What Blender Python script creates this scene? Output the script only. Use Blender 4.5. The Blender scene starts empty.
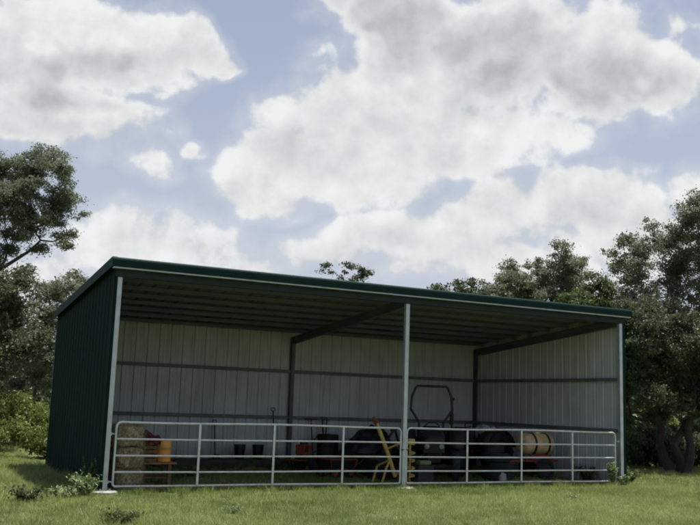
import bpy, math, random
import numpy as np
from mathutils import Vector, Matrix

R = math.radians
rng = np.random.default_rng(7)
random.seed(7)
scene = bpy.context.scene
COL = scene.collection

# ------------------------------------------------------------------ helpers
class MB:
    """collects geometry of one mesh"""
    def __init__(s):
        s.v = []; s.f = []; s.m = []; s.mi = 0
    def add(s, vs, fs):
        n = len(s.v)
        s.v += [tuple(p) for p in vs]
        s.f += [tuple(i + n for i in f) for f in fs]
        s.m += [s.mi] * len(fs)
        return s
    def box(s, lo, hi, rot=None, about=None):
        x0, y0, z0 = lo; x1, y1, z1 = hi
        vs = [Vector(p) for p in ((x0,y0,z0),(x1,y0,z0),(x1,y1,z0),(x0,y1,z0),(x0,y0,z1),(x1,y0,z1),(x1,y1,z1),(x0,y1,z1))]
        if rot is not None:
            c = Vector(about) if about is not None else Vector(((x0+x1)/2, (y0+y1)/2, (z0+z1)/2))
            vs = [rot @ (p - c) + c for p in vs]
        return s.add(vs, [(3,2,1,0),(4,5,6,7),(0,1,5,4),(1,2,6,5),(2,3,7,6),(3,0,4,7)])
    def bar(s, a, b, w, h=None, up=(0,0,1)):
        h = h or w
        a = Vector(a); b = Vector(b); d = (b - a).normalized(); u = Vector(up)
        if abs(d.dot(u)) > .95: u = Vector((1, 0, 0))
        x = d.cross(u).normalized(); y = x.cross(d).normalized()
        vs = []
        for p in (a, b):
            for i, j in ((-1,-1),(1,-1),(1,1),(-1,1)):
                vs.append(p + x * (w/2*i) + y * (h/2*j))
        return s.add(vs, [(0,1,2,3),(7,6,5,4),(0,4,5,1),(1,5,6,2),(2,6,7,3),(3,7,4,0)])
    def tube(s, pts, r, sides=10, closed=False, cap=True):
        pts = [Vector(p) for p in pts]; n = len(pts)
        rs = [r] * n if not hasattr(r, '__len__') else list(r)
        ref = Vector((0.13, 0.21, 1)).normalized()
        vs = []; 
        for i, p in enumerate(pts):
            if closed: t = pts[(i+1) % n] - pts[i-1]
            else: t = pts[min(i+1, n-1)] - pts[max(i-1, 0)]
            t.normalize()
            rr = ref if abs(t.dot(ref)) < .93 else Vector((1, .1, 0))
            if i: x = (x - t * x.dot(t)); x = x.normalized() if x.length > 1e-4 else t.cross(rr).normalized()
            else: x = t.cross(rr).normalized()
            y = t.cross(x)
            for k in range(sides):
                a = 2*math.pi*k/sides
                vs.append(p + (x*math.cos(a) + y*math.sin(a)) * rs[i])
        fs = []
        m = n if closed else n-1
        for i in range(m):
            j = (i+1) % n
            for k in range(sides):
                l = (k+1) % sides
                fs.append((i*sides+k, i*sides+l, j*sides+l, j*sides+k))
        if cap and not closed:
            fs.append(tuple(range(sides))[::-1]); fs.append(tuple((n-1)*sides+k for k in range(sides)))
        return s.add(vs, fs)
    def lathe(s, prof, c=(0,0,0), axis='z', sides=28, cap=True):
        """prof: list of (radius, height along axis)"""
        vs = []
        for r, h in prof:
            for k in range(sides):
                a = 2*math.pi*k/sides
                p = (r*math.cos(a), r*math.sin(a), h)
                if axis == 'x': p = (p[2], p[0], p[1])
                elif axis == 'y': p = (p[0], p[2], p[1])
                vs.append((p[0]+c[0], p[1]+c[1], p[2]+c[2]))
        fs = []
        for i in range(len(prof)-1):
            for k in range(sides):
                l = (k+1) % sides
                fs.append((i*sides+k, i*sides+l, (i+1)*sides+l, (i+1)*sides+k))
        if cap:
            fs.append(tuple(range(sides))[::-1]); fs.append(tuple((len(prof)-1)*sides+k for k in range(sides)))
        return s.add(vs, fs)
    def build(s, name, mat, parent=None, smooth=False, bevel=0):
        me = bpy.data.meshes.new(name)
        me.from_pydata(s.v, [], s.f)
        mats = mat if isinstance(mat, (list, tuple)) else [mat]
        for m in mats: me.materials.append(m)
        if len(mats) > 1: me.polygons.foreach_set('material_index', s.m)
        me.update()
        if smooth:
            me.polygons.foreach_set('use_smooth', [True]*len(me.polygons))
            if hasattr(me, 'set_sharp_from_angle'): me.set_sharp_from_angle(angle=R(38))
        o = bpy.data.objects.new(name, me); COL.objects.link(o)
        if parent is not None: o.parent = parent
        if bevel:
            b = o.modifiers.new('Bevel', 'BEVEL'); b.width = bevel; b.segments = 2; b.limit_method = 'ANGLE'
        return o

def fast_mesh(name, verts, nper, mat, parent=None, tone=None):
    """verts (N*nper,3): N separate faces of nper corners"""
    n = len(verts) // nper
    me = bpy.data.meshes.new(name)
    me.vertices.add(n*nper); me.vertices.foreach_set('co', np.asarray(verts, np.float32).ravel())
    me.loops.add(n*nper); me.loops.foreach_set('vertex_index', np.arange(n*nper, dtype=np.int32))
    me.polygons.add(n); me.polygons.foreach_set('loop_start', np.arange(0, n*nper, nper, dtype=np.int32))
    me.polygons.foreach_set('loop_total', np.full(n, nper, np.int32))
    me.materials.append(mat)
    if tone is not None:
        at = me.attributes.new('tone', 'FLOAT', 'FACE'); at.data.foreach_set('value', np.asarray(tone, np.float32))
    me.update(); me.validate()
    o = bpy.data.objects.new(name, me); COL.objects.link(o)
    if parent is not None: o.parent = parent
    return o

def thing(name, label, cat, loc=(0,0,0), rz=0, group=None):
    o = bpy.data.objects.new(name, None); COL.objects.link(o)
    o.empty_display_size = .2
    o.location = loc; o.rotation_euler = (0, 0, rz)
    return tag(o, label, cat, group)
def tag(o, label, cat, group=None):
    o['label'] = label; o['category'] = cat
    if group: o['group'] = group
    return o

def mat(name, col=(.5,.5,.5), rough=.6, metal=0, var=0, scale=6, bump=0, bscale=60, spec=.5, col2=None, detail=6, coord='Object', rvar=0):
    m = bpy.data.materials.new(name); m.use_nodes = True
    nt = m.node_tree; N = nt.nodes; L = nt.links
    b = N['Principled BSDF']
    b.inputs['Roughness'].default_value = rough; b.inputs['Metallic'].default_value = metal
    b.inputs['Specular IOR Level'].default_value = spec
    b.inputs['Base Color'].default_value = (*col, 1)
    tc = N.new('ShaderNodeTexCoord')
    if var or col2:
        nz = N.new('ShaderNodeTexNoise'); nz.inputs['Scale'].default_value = scale; nz.inputs['Detail'].default_value = detail
        nz.inputs['Roughness'].default_value = .62
        L.new(tc.outputs[coord], nz.inputs['Vector'])
        cr = N.new('ShaderNodeValToRGB'); cr.color_ramp.elements[0].position = .32; cr.color_ramp.elements[1].position = .68
        c2 = col2 or tuple(min(1, c*(1+var)) for c in col); c1 = col if col2 else tuple(c*(1-var) for c in col)
        cr.color_ramp.elements[0].color = (*c1, 1); cr.color_ramp.elements[1].color = (*c2, 1)
        L.new(nz.outputs['Fac'], cr.inputs['Fac']); L.new(cr.outputs['Color'], b.inputs['Base Color'])
        if rvar:
            mr = N.new('ShaderNodeMapRange'); mr.inputs['To Min'].default_value = rough-rvar; mr.inputs['To Max'].default_value = rough+rvar
            L.new(nz.outputs['Fac'], mr.inputs['Value']); L.new(mr.outputs['Result'], b.inputs['Roughness'])
    if bump:
        n2 = N.new('ShaderNodeTexNoise'); n2.inputs['Scale'].default_value = bscale; n2.inputs['Detail'].default_value = 4
        L.new(tc.outputs[coord], n2.inputs['Vector'])
        bp = N.new('ShaderNodeBump'); bp.inputs['Strength'].default_value = bump; bp.inputs['Distance'].default_value = .02
        L.new(n2.outputs['Fac'], bp.inputs['Height']); L.new(bp.outputs['Normal'], b.inputs['Normal'])
    return m

def leaf_mat(name, dark, light, trans=.35, rough=.55):
    m = bpy.data.materials.new(name); m.use_nodes = True
    nt = m.node_tree; N = nt.nodes; L = nt.links
    b = N['Principled BSDF']; b.inputs['Roughness'].default_value = rough; b.inputs['Specular IOR Level'].default_value = .35
    at = N.new('ShaderNodeAttribute'); at.attribute_name = 'tone'
    mx = N.new('ShaderNodeMix'); mx.data_type = 'RGBA'
    mx.inputs['A'].default_value = (*dark, 1); mx.inputs['B'].default_value = (*light, 1)
    L.new(at.outputs['Fac'], mx.inputs['Factor']); L.new(mx.outputs['Result'], b.inputs['Base Color'])
    tr = N.new('ShaderNodeBsdfTranslucent'); L.new(mx.outputs['Result'], tr.inputs['Color'])
    ms = N.new('ShaderNodeMixShader'); ms.inputs['Fac'].default_value = trans
    L.new(b.outputs['BSDF'], ms.inputs[1]); L.new(tr.outputs['BSDF'], ms.inputs[2])
    L.new(ms.outputs['Shader'], N['Material Output'].inputs['Surface'])
    return m

# value noise for terrain / grass patches
def vnoise(x, y, s, seed=0):
    g = np.random.default_rng(seed).random((64, 64))
    u = np.asarray(x)*s + 31.7; v = np.asarray(y)*s + 17.3
    i = np.floor(u).astype(int); j = np.floor(v).astype(int); fu = u-i; fv = v-j
    fu = fu*fu*(3-2*fu); fv = fv*fv*(3-2*fv)
    G = lambda a, b: g[a % 64, b % 64]
    return (G(i,j)*(1-fu)+G(i+1,j)*fu)*(1-fv) + (G(i,j+1)*(1-fu)+G(i+1,j+1)*fu)*fv
def gz(x, y):
    """height of the ground"""
    x = np.asarray(x, float); y = np.asarray(y, float)
    h = .10*(vnoise(x, y, .16, 3)-.5) + .05*(vnoise(x, y, .6, 4)-.5) + .02*(vnoise(x, y, 2.1, 5)-.5)
    dx = np.maximum(0, np.maximum(-x, x-12.3)); dy = np.maximum(0, np.maximum(-y, y-6.1))
    d = np.sqrt(dx*dx+dy*dy)
    return h*(.25+.75*np.clip(d/3, 0, 1)) - .012

# ------------------------------------------------------------------ materials
M = {}
M['green'] = mat('green_painted_steel', (.006,.0205,.0165), .65, 0, .18, 1.4, .05, 3, rvar=.08, spec=.06)
M['green_trim'] = mat('green_trim_steel', (.006,.023,.019), .6, 0, .12, 2, rvar=.06, spec=.08)
M['header'] = mat('dark_header_steel', (.022,.034,.036), .6, .1, .2, 2, spec=.3)
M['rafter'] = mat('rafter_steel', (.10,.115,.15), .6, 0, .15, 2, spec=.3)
M['girt'] = mat('girt_steel', (.15,.16,.155), .6, .1, .2, 2)
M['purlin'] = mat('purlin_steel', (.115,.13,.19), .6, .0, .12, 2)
M['liner'] = mat('off_white_steel_back', (.56,.575,.57), .5, 0, .10, 1.1, .04, 4)
def soil(m, z1=.55, strength=.75):
    nt = m.node_tree; N = nt.nodes; L = nt.links; b = N['Principled BSDF']
    src = b.inputs['Base Color'].links[0].from_socket
    tc = N.new('ShaderNodeTexCoord'); sp = N.new('ShaderNodeSeparateXYZ'); L.new(tc.outputs['Object'], sp.inputs[0])
    nz = N.new('ShaderNodeTexNoise'); nz.inputs['Scale'].default_value = 3.2; nz.inputs['Detail'].default_value = 9; nz.inputs['Roughness'].default_value = .7; L.new(tc.outputs['Object'], nz.inputs['Vector'])
    mp = N.new('ShaderNodeMapping'); mp.inputs['Scale'].default_value = (9, 9, .5); L.new(tc.outputs['Object'], mp.inputs['Vector'])
    st = N.new('ShaderNodeTexNoise'); st.inputs['Scale'].default_value = 1.6; st.inputs['Detail'].default_value = 5; L.new(mp.outputs[0], st.inputs['Vector'])
    hz = N.new('ShaderNodeMath'); hz.operation = 'MULTIPLY_ADD'; L.new(nz.outputs['Fac'], hz.inputs[0]); hz.inputs[1].default_value = -1.5; L.new(sp.outputs['Z'], hz.inputs[2])
    mr = N.new('ShaderNodeMapRange'); mr.interpolation_type = 'SMOOTHSTEP'; L.new(hz.outputs[0], mr.inputs['Value']); mr.inputs['From Min'].default_value = -1.1; mr.inputs['From Max'].default_value = z1-.5; mr.inputs['To Min'].default_value = strength; mr.inputs['To Max'].default_value = 0
    mx = N.new('ShaderNodeMix'); mx.data_type = 'RGBA'; L.new(mr.outputs[0], mx.inputs['Factor']); L.new(src, mx.inputs['A']); mx.inputs['B'].default_value = (.12,.10,.07,1)
    m2 = N.new('ShaderNodeMapRange'); L.new(st.outputs['Fac'], m2.inputs['Value']); m2.inputs['From Min'].default_value = .52; m2.inputs['From Max'].default_value = .75; m2.inputs['To Max'].default_value = .45
    my = N.new('ShaderNodeMix'); my.data_type = 'RGBA'; L.new(m2.outputs[0], my.inputs['Factor']); L.new(mx.outputs['Result'], my.inputs['A']); my.inputs['B'].default_value = (.20,.185,.155,1)
    L.new(my.outputs['Result'], b.inputs['Base Color'])
soil(M['liner'])
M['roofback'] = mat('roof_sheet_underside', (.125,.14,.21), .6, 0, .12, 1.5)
M['galv'] = mat('galvanised_steel', (.50,.52,.53), .42, .55, .16, 5, .04, 40, rvar=.1)
M['gatesteel'] = mat('galvanised_gate_tube', (.62,.63,.62), .45, .35, .14, 7, .04, 50, rvar=.1)
M['frame'] = mat('shed_frame_steel', (.085,.095,.10), .5, .5, .2, 3)
M['concrete'] = mat('pale_concrete', (.30,.30,.26), .9, 0, .2, 9, .5, 40)
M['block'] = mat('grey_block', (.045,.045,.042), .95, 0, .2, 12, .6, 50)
M['timber'] = mat('weathered_timber', (.06,.05,.04), .85, 0, .35, 4, .3, 30)
M['wood'] = mat('brown_board', (.16,.085,.04), .75, 0, .35, 5, .2, 30)
M['tabletop'] = mat('orange_brown_board', (.30,.13,.035), .6, 0, .3, 5, .15, 30)
M['orange'] = mat('faded_orange_paint', (.75,.33,.07), .5, 0, .2, 5)
M['maroon'] = mat('maroon_cloth', (.09,.014,.018), .9, 0, .25, 8, .3, 60)
M['straw'] = mat('hay', (.16,.125,.07), .95, 0, 0, 22, 1.0, 90, col2=(.62,.53,.34), detail=9)
M['twine'] = mat('baling_twine', (.35,.22,.08), .8)
M['black'] = mat('black_plastic', (.012,.012,.013), .5, 0, .3, 5)
M['rubber'] = mat('tyre_rubber', (.014,.014,.014), .85, 0, .4, 9, .2, 50)
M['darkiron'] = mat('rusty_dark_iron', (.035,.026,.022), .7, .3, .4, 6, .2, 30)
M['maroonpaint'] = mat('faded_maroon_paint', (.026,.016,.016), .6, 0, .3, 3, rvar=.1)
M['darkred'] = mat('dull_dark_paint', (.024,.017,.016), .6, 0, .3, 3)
M['yellow'] = mat('worn_yellow_paint', (.56,.38,.07), .5, 0, 0, 9, .1, 30, col2=(.42,.27,.06))
M['rust'] = mat('rust', (.15,.06,.025), .85, 0, .3, 14, .3, 50)
M['redpaint'] = mat('red_paint', (.20,.022,.020), .5, 0, .25, 5)
M['orangered'] = mat('orange_red_paint', (.26,.055,.02), .5, 0, .25, 5)
M['tan'] = mat('tan_poly_tank', (.66,.50,.26), .5, 0, 0, 5, rvar=.08, col2=(.46,.30,.14))
M['lamp'] = mat('lamp_lens', (.22,.23,.24), .2, .3)
M['glasswhite'] = mat('milky_plastic', (.30,.28,.26), .5)
M['grey_cloth'] = mat('pale_grey_cloth', (.42,.43,.44), .85, 0, .15, 8, .3, 40)
M['olive'] = mat('olive_green_plastic', (.14,.18,.05), .5, 0, .15, 6)
M['tarp'] = mat('black_tarpaulin', (.02,.022,.026), .38, 0, .3, 4, .3, 12)
M['bark'] = mat('bark', (.045,.039,.033), .95, 0, .35, 5, .8, 14)
M['twigs'] = M['bark']
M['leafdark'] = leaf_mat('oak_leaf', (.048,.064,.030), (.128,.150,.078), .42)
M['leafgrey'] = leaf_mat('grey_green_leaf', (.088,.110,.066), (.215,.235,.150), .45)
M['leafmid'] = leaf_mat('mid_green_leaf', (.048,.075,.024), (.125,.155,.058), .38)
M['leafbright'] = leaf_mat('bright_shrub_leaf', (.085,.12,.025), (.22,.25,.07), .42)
M['leafweed'] = leaf_mat('weed_leaf', (.12,.17,.06), (.27,.33,.16), .42)
M['grass'] = leaf_mat('grass_blade', (.135,.190,.044), (.36,.405,.145), .32, .6)

# ------------------------------------------------------------------ camera
CX, CY, CZ, YAW, PITCH, ROLL, FPX = -3.62921, -16.49818, 1.72441, .46943, .15496, .0349, 895.80675
fh = Vector((math.sin(YAW), math.cos(YAW), 0)); rh = Vector((math.cos(YAW), -math.sin(YAW), 0)); up0 = Vector((0,0,1))
fw = fh*math.cos(PITCH) + up0*math.sin(PITCH); upv = up0*math.cos(PITCH) - fh*math.sin(PITCH)
rr = rh*math.cos(ROLL) + upv*math.sin(ROLL); uu = upv*math.cos(ROLL) - rh*math.sin(ROLL)
cam = bpy.data.cameras.new('camera'); co = bpy.data.objects.new('camera', cam); COL.objects.link(co)
mw = Matrix.Identity(4)
for i in range(3):
    mw[i][0] = rr[i]; mw[i][1] = uu[i]; mw[i][2] = -fw[i]; mw[i][3] = (CX, CY, CZ)[i]
co.matrix_world = mw
cam.sensor_width = 36; cam.lens = FPX/700*36; cam.clip_end = 3000; cam.clip_start = .1
scene.camera = co
CAM = Vector((CX, CY, 0))
def P(depth, lat, z=0):
    """a point so many metres away along the line of sight and so many to its right"""
    p = CAM + fh*depth + rh*lat
    return Vector((p.x, p.y, z))

# ------------------------------------------------------------------ sky, sun
SUN = Vector((.20, -.03, .975)).normalized()
elev = math.asin(SUN.z); azim = math.atan2(SUN.x, SUN.y)
w = bpy.data.worlds.new('World'); scene.world = w; w.use_nodes = True
nt = w.node_tree; N = nt.nodes; L = nt.links
bg = N['Background']; wout = N['World Output']
sky = N.new('ShaderNodeTexSky'); sky.sky_type = 'NISHITA'; sky.sun_disc = False
sky.sun_elevation = elev; sky.sun_rotation = azim; sky.dust_density = 2.0; sky.air_density = 1.0; sky.ozone_density = 1.0
L.new(sky.outputs['Color'], bg.inputs['Color']); bg.inputs['Strength'].default_value = .070

BLOBS = [(0.2204, 0.1945, 0.072, 0.0308, -2.0, 0.8), (-0.4071, 0.3999, 0.1567, 0.0686, -2.0, 1), (-0.2897, 0.3981, 0.0929, 0.0532, -2.0, 1), (-0.2106, 0.4084, 0.0534, 0.0284, -7.0, 0.85), (-0.1745, 0.3925, 0.0395, 0.0213, -7.0, 0.8), (-0.1505, 0.3835, 0.0232, 0.0166, -2.0, 0.7), (-0.3642, 0.3126, 0.1219, 0.0402, -2.0, 1), (-0.2742, 0.3159, 0.0488, 0.026, -2.0, 0.75), (-0.2426, 0.2622, 0.0348, 0.026, -2.0, 0.6), (-0.1932, 0.2805, 0.0279, 0.0142, 13.0, 0.34), (-0.1744, 0.2741, 0.0232, 0.0106, -17.0, 0.28), (-0.2386, 0.1736, 0.1161, 0.0402, -2.0, 0.85), (-0.1519, 0.1446, 0.0929, 0.026, -2.0, 0.6), (-0.3601, 0.1372, 0.0813, 0.0308, -2.0, 0.7), (0.0521, 0.3277, 0.1335, 0.0615, 10.0, 1), (-0.0613, 0.2663, 0.0929, 0.0426, 6.0, 1), (-0.1154, 0.2455, 0.0522, 0.026, -2.0, 0.85), (0.0072, 0.3527, 0.0557, 0.0426, -2.0, 0.95), (0.144, 0.4017, 0.1625, 0.0828, 6.0, 1), (0.2613, 0.406, 0.1393, 0.0781, -2.0, 1), (0.3313, 0.3816, 0.0813, 0.045, 13.0, 0.9), (0.0487, 0.4602, 0.0871, 0.0426, -2.0, 1), (0.1451, 0.3107, 0.1161, 0.0473, 10.0, 1), (0.2203, 0.3134, 0.058, 0.0331, 13.0, 0.8), (-0.0032, 0.2495, 0.0813, 0.0308, -2.0, 0.9), (0.3846, 0.4576, 0.0302, 0.0213, -2.0, 0.5), (0.1919, 0.2213, 0.072, 0.0355, -2.0, 0.95), (0.2833, 0.2293, 0.072, 0.0379, -2.0, 0.95), (0.1295, 0.1936, 0.0813, 0.0331, -2.0, 0.95), (0.0442, 0.1929, 0.0697, 0.0284, -2.0, 0.8), (0.3296, 0.2685, 0.0302, 0.0118, -2.0, 0.3), (0.3284, 0.1914, 0.1161, 0.0355, -2.0, 0.85), (0.3959, 0.252, 0.0395, 0.0308, -2.0, 0.7), (0.1922, 0.1636, 0.1509, 0.0355, -2.0, 0.85), (-0.0118, 0.1701, 0.0929, 0.0237, -2.0, 0.55), (0.0794, 0.1447, 0.1045, 0.0213, -2.0, 0.5)]

# group: cloud cover as a function of sky direction (bearing tangent, height tangent)
g = bpy.data.node_groups.new('cloud_cover', 'ShaderNodeTree')
g.interface.new_socket('P', in_out='INPUT', socket_type='NodeSocketVector')
g.interface.new_socket('F', in_out='OUTPUT', socket_type='NodeSocketFloat')
gN = g.nodes; gL = g.links
gi = gN.new('NodeGroupInput'); go = gN.new('NodeGroupOutput')
def gmath(nodes, links, op, a, b=None, c=None, clamp=False):
    n = nodes.new('ShaderNodeMath'); n.operation = op; n.use_clamp = clamp
    for i, x in enumerate((a, b, c)):
        if x is None: continue
        if isinstance(x, (int, float)): n.inputs[i].default_value = x
        else: links.new(x, n.inputs[i])
    return n.outputs[0]
def G(op, a, b=None, c=None, clamp=False): return gmath(gN, gL, op, a, b, c, clamp)
def noise(nodes, links, vec, scale, detail, rough=.55, ntype=None):
    n = nodes.new('ShaderNodeTexNoise'); n.inputs['Scale'].default_value = scale; n.inputs['Detail'].default_value = detail
    n.inputs['Roughness'].default_value = rough
    links.new(vec, n.inputs['Vector']); return n
# warp
nw = noise(gN, gL, gi.outputs['P'], 7, 3)
sub = gN.new('ShaderNodeVectorMath'); sub.operation = 'SUBTRACT'; gL.new(nw.outputs['Color'], sub.inputs[0]); sub.inputs[1].default_value = (.5,.5,.5)
scl = gN.new('ShaderNodeVectorMath'); scl.operation = 'MULTIPLY'; gL.new(sub.outputs[0], scl.inputs[0]); scl.inputs[1].default_value = (.075,.06,0)
addw = gN.new('ShaderNodeVectorMath'); addw.operation = 'ADD'; gL.new(gi.outputs['P'], addw.inputs[0]); gL.new(scl.outputs[0], addw.inputs[1])
acc = None
for (cu, cv, ru, rv, ang, wt) in BLOBS:
    c, s = math.cos(R(ang)), math.sin(R(ang))
    # rows of the affine map to the unit circle ; P.z is 1
    r1 = (c/ru, s/ru, -(c*cu+s*cv)/ru); r2 = (-s/rv, c/rv, (s*cu-c*cv)/rv)
    ds = []
    for r_ in (r1, r2):
        n = gN.new('ShaderNodeVectorMath'); n.operation = 'DOT_PRODUCT'; gL.new(addw.outputs[0], n.inputs[0]); n.inputs[1].default_value = r_
        ds.append(n.outputs['Value'])
    q = G('MULTIPLY', ds[0], ds[0]); q = G('MULTIPLY_ADD', ds[1], ds[1], q)
    val = G('MULTIPLY_ADD', q, -.62, wt+.22)
    val = G('MAXIMUM', val, -1.0)
    if acc is None: acc = val
    else:
        acc = G('SMOOTH_MAX', acc, val, .25)
n1 = noise(gN, gL, gi.outputs['P'], 13, 9, .56)
n2 = noise(gN, gL, gi.outputs['P'], 4.2, 3, .5)
v1 = gN.new('ShaderNodeTexVoronoi'); v1.feature = 'SMOOTH_F1'; v1.inputs['Scale'].default_value = 21; v1.inputs['Smoothness'].default_value = .5
v1.inputs['Detail'].default_value = 2.0; v1.inputs['Roughness'].default_value = .55
gL.new(addw.outputs[0], v1.inputs['Vector'])
f = G('MULTIPLY_ADD', G('SUBTRACT', n1.outputs['Fac'], .5), 2.1, acc)
f = G('MULTIPLY_ADD', G('SUBTRACT', n2.outputs['Fac'], .5), .5, f)
f = G('MULTIPLY_ADD', G('SUBTRACT', .40, v1.outputs['Distance']), .45, f)
gL.new(f, go.inputs['F'])

def Wm(op, a, b=None, c=None, clamp=False): return gmath(N, L, op, a, b, c, clamp)
tc = N.new('ShaderNodeTexCoord')
def dotw(v):
    n = N.new('ShaderNodeVectorMath'); n.operation = 'DOT_PRODUCT'; L.new(tc.outputs['Generated'], n.inputs[0]); n.inputs[1].default_value = v; return n.outputs['Value']
df = Wm('MAXIMUM', Wm('ABSOLUTE', dotw(tuple(fh))), .12); dr = dotw(tuple(rh)); dz = dotw((0,0,1))
U_ = Wm('DIVIDE', dr, df); V_ = Wm('DIVIDE', dz, df)
cmb = N.new('ShaderNodeCombineXYZ'); L.new(U_, cmb.inputs[0]); L.new(V_, cmb.inputs[1]); cmb.inputs[2].default_value = 1
g1 = N.new('ShaderNodeGroup'); g1.node_tree = g; L.new(cmb.outputs[0], g1.inputs[0])
off = N.new('ShaderNodeVectorMath'); off.operation = 'ADD'; L.new(cmb.outputs[0], off.inputs[0]); off.inputs[1].default_value = (-.010, .020, 0)
def detail(vec):
    a_ = noise(N, L, vec, 13, 6, .56); b_ = noise(N, L, vec, 4.2, 2, .5)
    return Wm('MULTIPLY_ADD', a_.outputs['Fac'], 1.5, Wm('MULTIPLY', b_.outputs['Fac'], 1.0))
D1 = detail(cmb.outputs[0]); D2 = detail(off.outputs[0])
F1 = g1.outputs[0]
def smooth(v, lo, hi, a=0., b=1.):
    n = N.new('ShaderNodeMapRange'); n.interpolation_type = 'SMOOTHSTEP'; L.new(v, n.inputs['Value'])
    n.inputs['From Min'].default_value = lo; n.inputs['From Max'].default_value = hi; n.inputs['To Min'].default_value = a; n.inputs['To Max'].default_value = b
    return n.outputs['Result']
alpha = Wm('MULTIPLY', Wm('MAXIMUM', smooth(F1, .11, .54), smooth(F1, -.42, .45, 0., .30)), smooth(dotw(tuple(fh)), -.1, .25))
# light: rim brighter where the cover thins towards the sun, greyer where it is thick
slope = Wm('SUBTRACT', D1, D2)
rim = Wm('ADD', Wm('MULTIPLY', slope, 1.15), .55, clamp=True)
thick = smooth(F1, .45, 1.05)
nb = noise(N, L, cmb.outputs[0], 8, 3, .45)
GREYS = [(0.0962, 0.447, 0.134, 0.0558, 0.75), (0.2495, 0.3749, 0.134, 0.0469, 0.65), (0.0185, 0.2882, 0.106, 0.0357, 0.35), (-0.3566, 0.3589, 0.134, 0.029, 0.65), (-0.3981, 0.303, 0.0781, 0.0246, 0.3), (0.2943, 0.1948, 0.106, 0.0246, 0.32), (0.1013, 0.1799, 0.1005, 0.0156, 0.25), (-0.2273, 0.174, 0.067, 0.0134, 0.2)]   # the thick, grey-bottomed parts of the clouds
gs = None
wv = N.new('ShaderNodeVectorMath'); wv.operation = 'MULTIPLY_ADD'; L.new(nb.outputs['Color'], wv.inputs[0]); wv.inputs[1].default_value = (.07,.06,0); wv.inputs[2].default_value = (0,0,0)
wa = N.new('ShaderNodeVectorMath'); wa.operation = 'ADD'; L.new(cmb.outputs[0], wa.inputs[0]); L.new(wv.outputs[0], wa.inputs[1])
for (cu, cv, ru, rv, wt) in GREYS:
    ds = []
    for r_ in ((1/ru, 0, -(cu+.035)/ru), (0, 1/rv, -(cv+.03)/rv)):
        n = N.new('ShaderNodeVectorMath'); n.operation = 'DOT_PRODUCT'; L.new(wa.outputs[0], n.inputs[0]); n.inputs[1].default_value = r_
        ds.append(n.outputs['Value'])
    q = Wm('MULTIPLY_ADD', ds[1], ds[1], Wm('MULTIPLY', ds[0], ds[0]))
    q = smooth(q, .1, 2.6, wt, 0.)
    gs = q if gs is None else Wm('MAXIMUM', gs, q)
base = Wm('SUBTRACT', .88, Wm('MULTIPLY', thick, Wm('MULTIPLY_ADD', smooth(nb.outputs['Fac'], .30, .70), .05, Wm('MULTIPLY', gs, .36))))
lum = Wm('ADD', base, Wm('MULTIPLY', Wm('SUBTRACT', rim, .55), .42))
lum = Wm('MINIMUM', Wm('MAXIMUM', lum, .36), .95)
cc = N.new('ShaderNodeMix'); cc.data_type = 'RGBA'
L.new(smooth(lum, .42, .85), cc.inputs['Factor']); cc.inputs['A'].default_value = (.955,.975,1.02,1); cc.inputs['B'].default_value = (.985,.995,1.0,1)
cs = N.new('ShaderNodeVectorMath'); cs.operation = 'SCALE'; L.new(cc.outputs['Result'], cs.inputs[0]); L.new(lum, cs.inputs['Scale'])
bc = N.new('ShaderNodeBackground'); L.new(cs.outputs[0], bc.inputs['Color']); bc.inputs['Strength'].default_value = .55
# thin haze veil, thicker towards the horizon
bh = N.new('ShaderNodeBackground'); bh.inputs['Color'].default_value = (.70,.765,.88,1); bh.inputs['Strength'].default_value = .47
front = smooth(dotw(tuple(fh)), -.1, .35)
veil = Wm('MULTIPLY', smooth(V_, .03, .50, .92, .42), Wm('MULTIPLY', Wm('MULTIPLY_ADD', front, .15, .85), smooth(V_, .6, 1.6, 1., .25)))
mh = N.new('ShaderNodeMixShader'); L.new(veil, mh.inputs['Fac']); L.new(bg.outputs[0], mh.inputs[1]); L.new(bh.outputs[0], mh.inputs[2])
mc = N.new('ShaderNodeMixShader'); L.new(alpha, mc.inputs['Fac']); L.new(mh.outputs[0], mc.inputs[1]); L.new(bc.outputs[0], mc.inputs[2])
L.new(mc.outputs[0], wout.inputs['Surface'])
w.cycles.sampling_method = 'MANUAL'; w.cycles.sample_map_resolution = 512

sl = bpy.data.lights.new('sun', 'SUN'); sl.energy = 4.8; sl.angle = R(2.0); sl.color = (1, .965, .90)
so = bpy.data.objects.new('sun', sl); COL.objects.link(so); so.rotation_euler = SUN.to_track_quat('Z', 'Y').to_euler()

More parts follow.
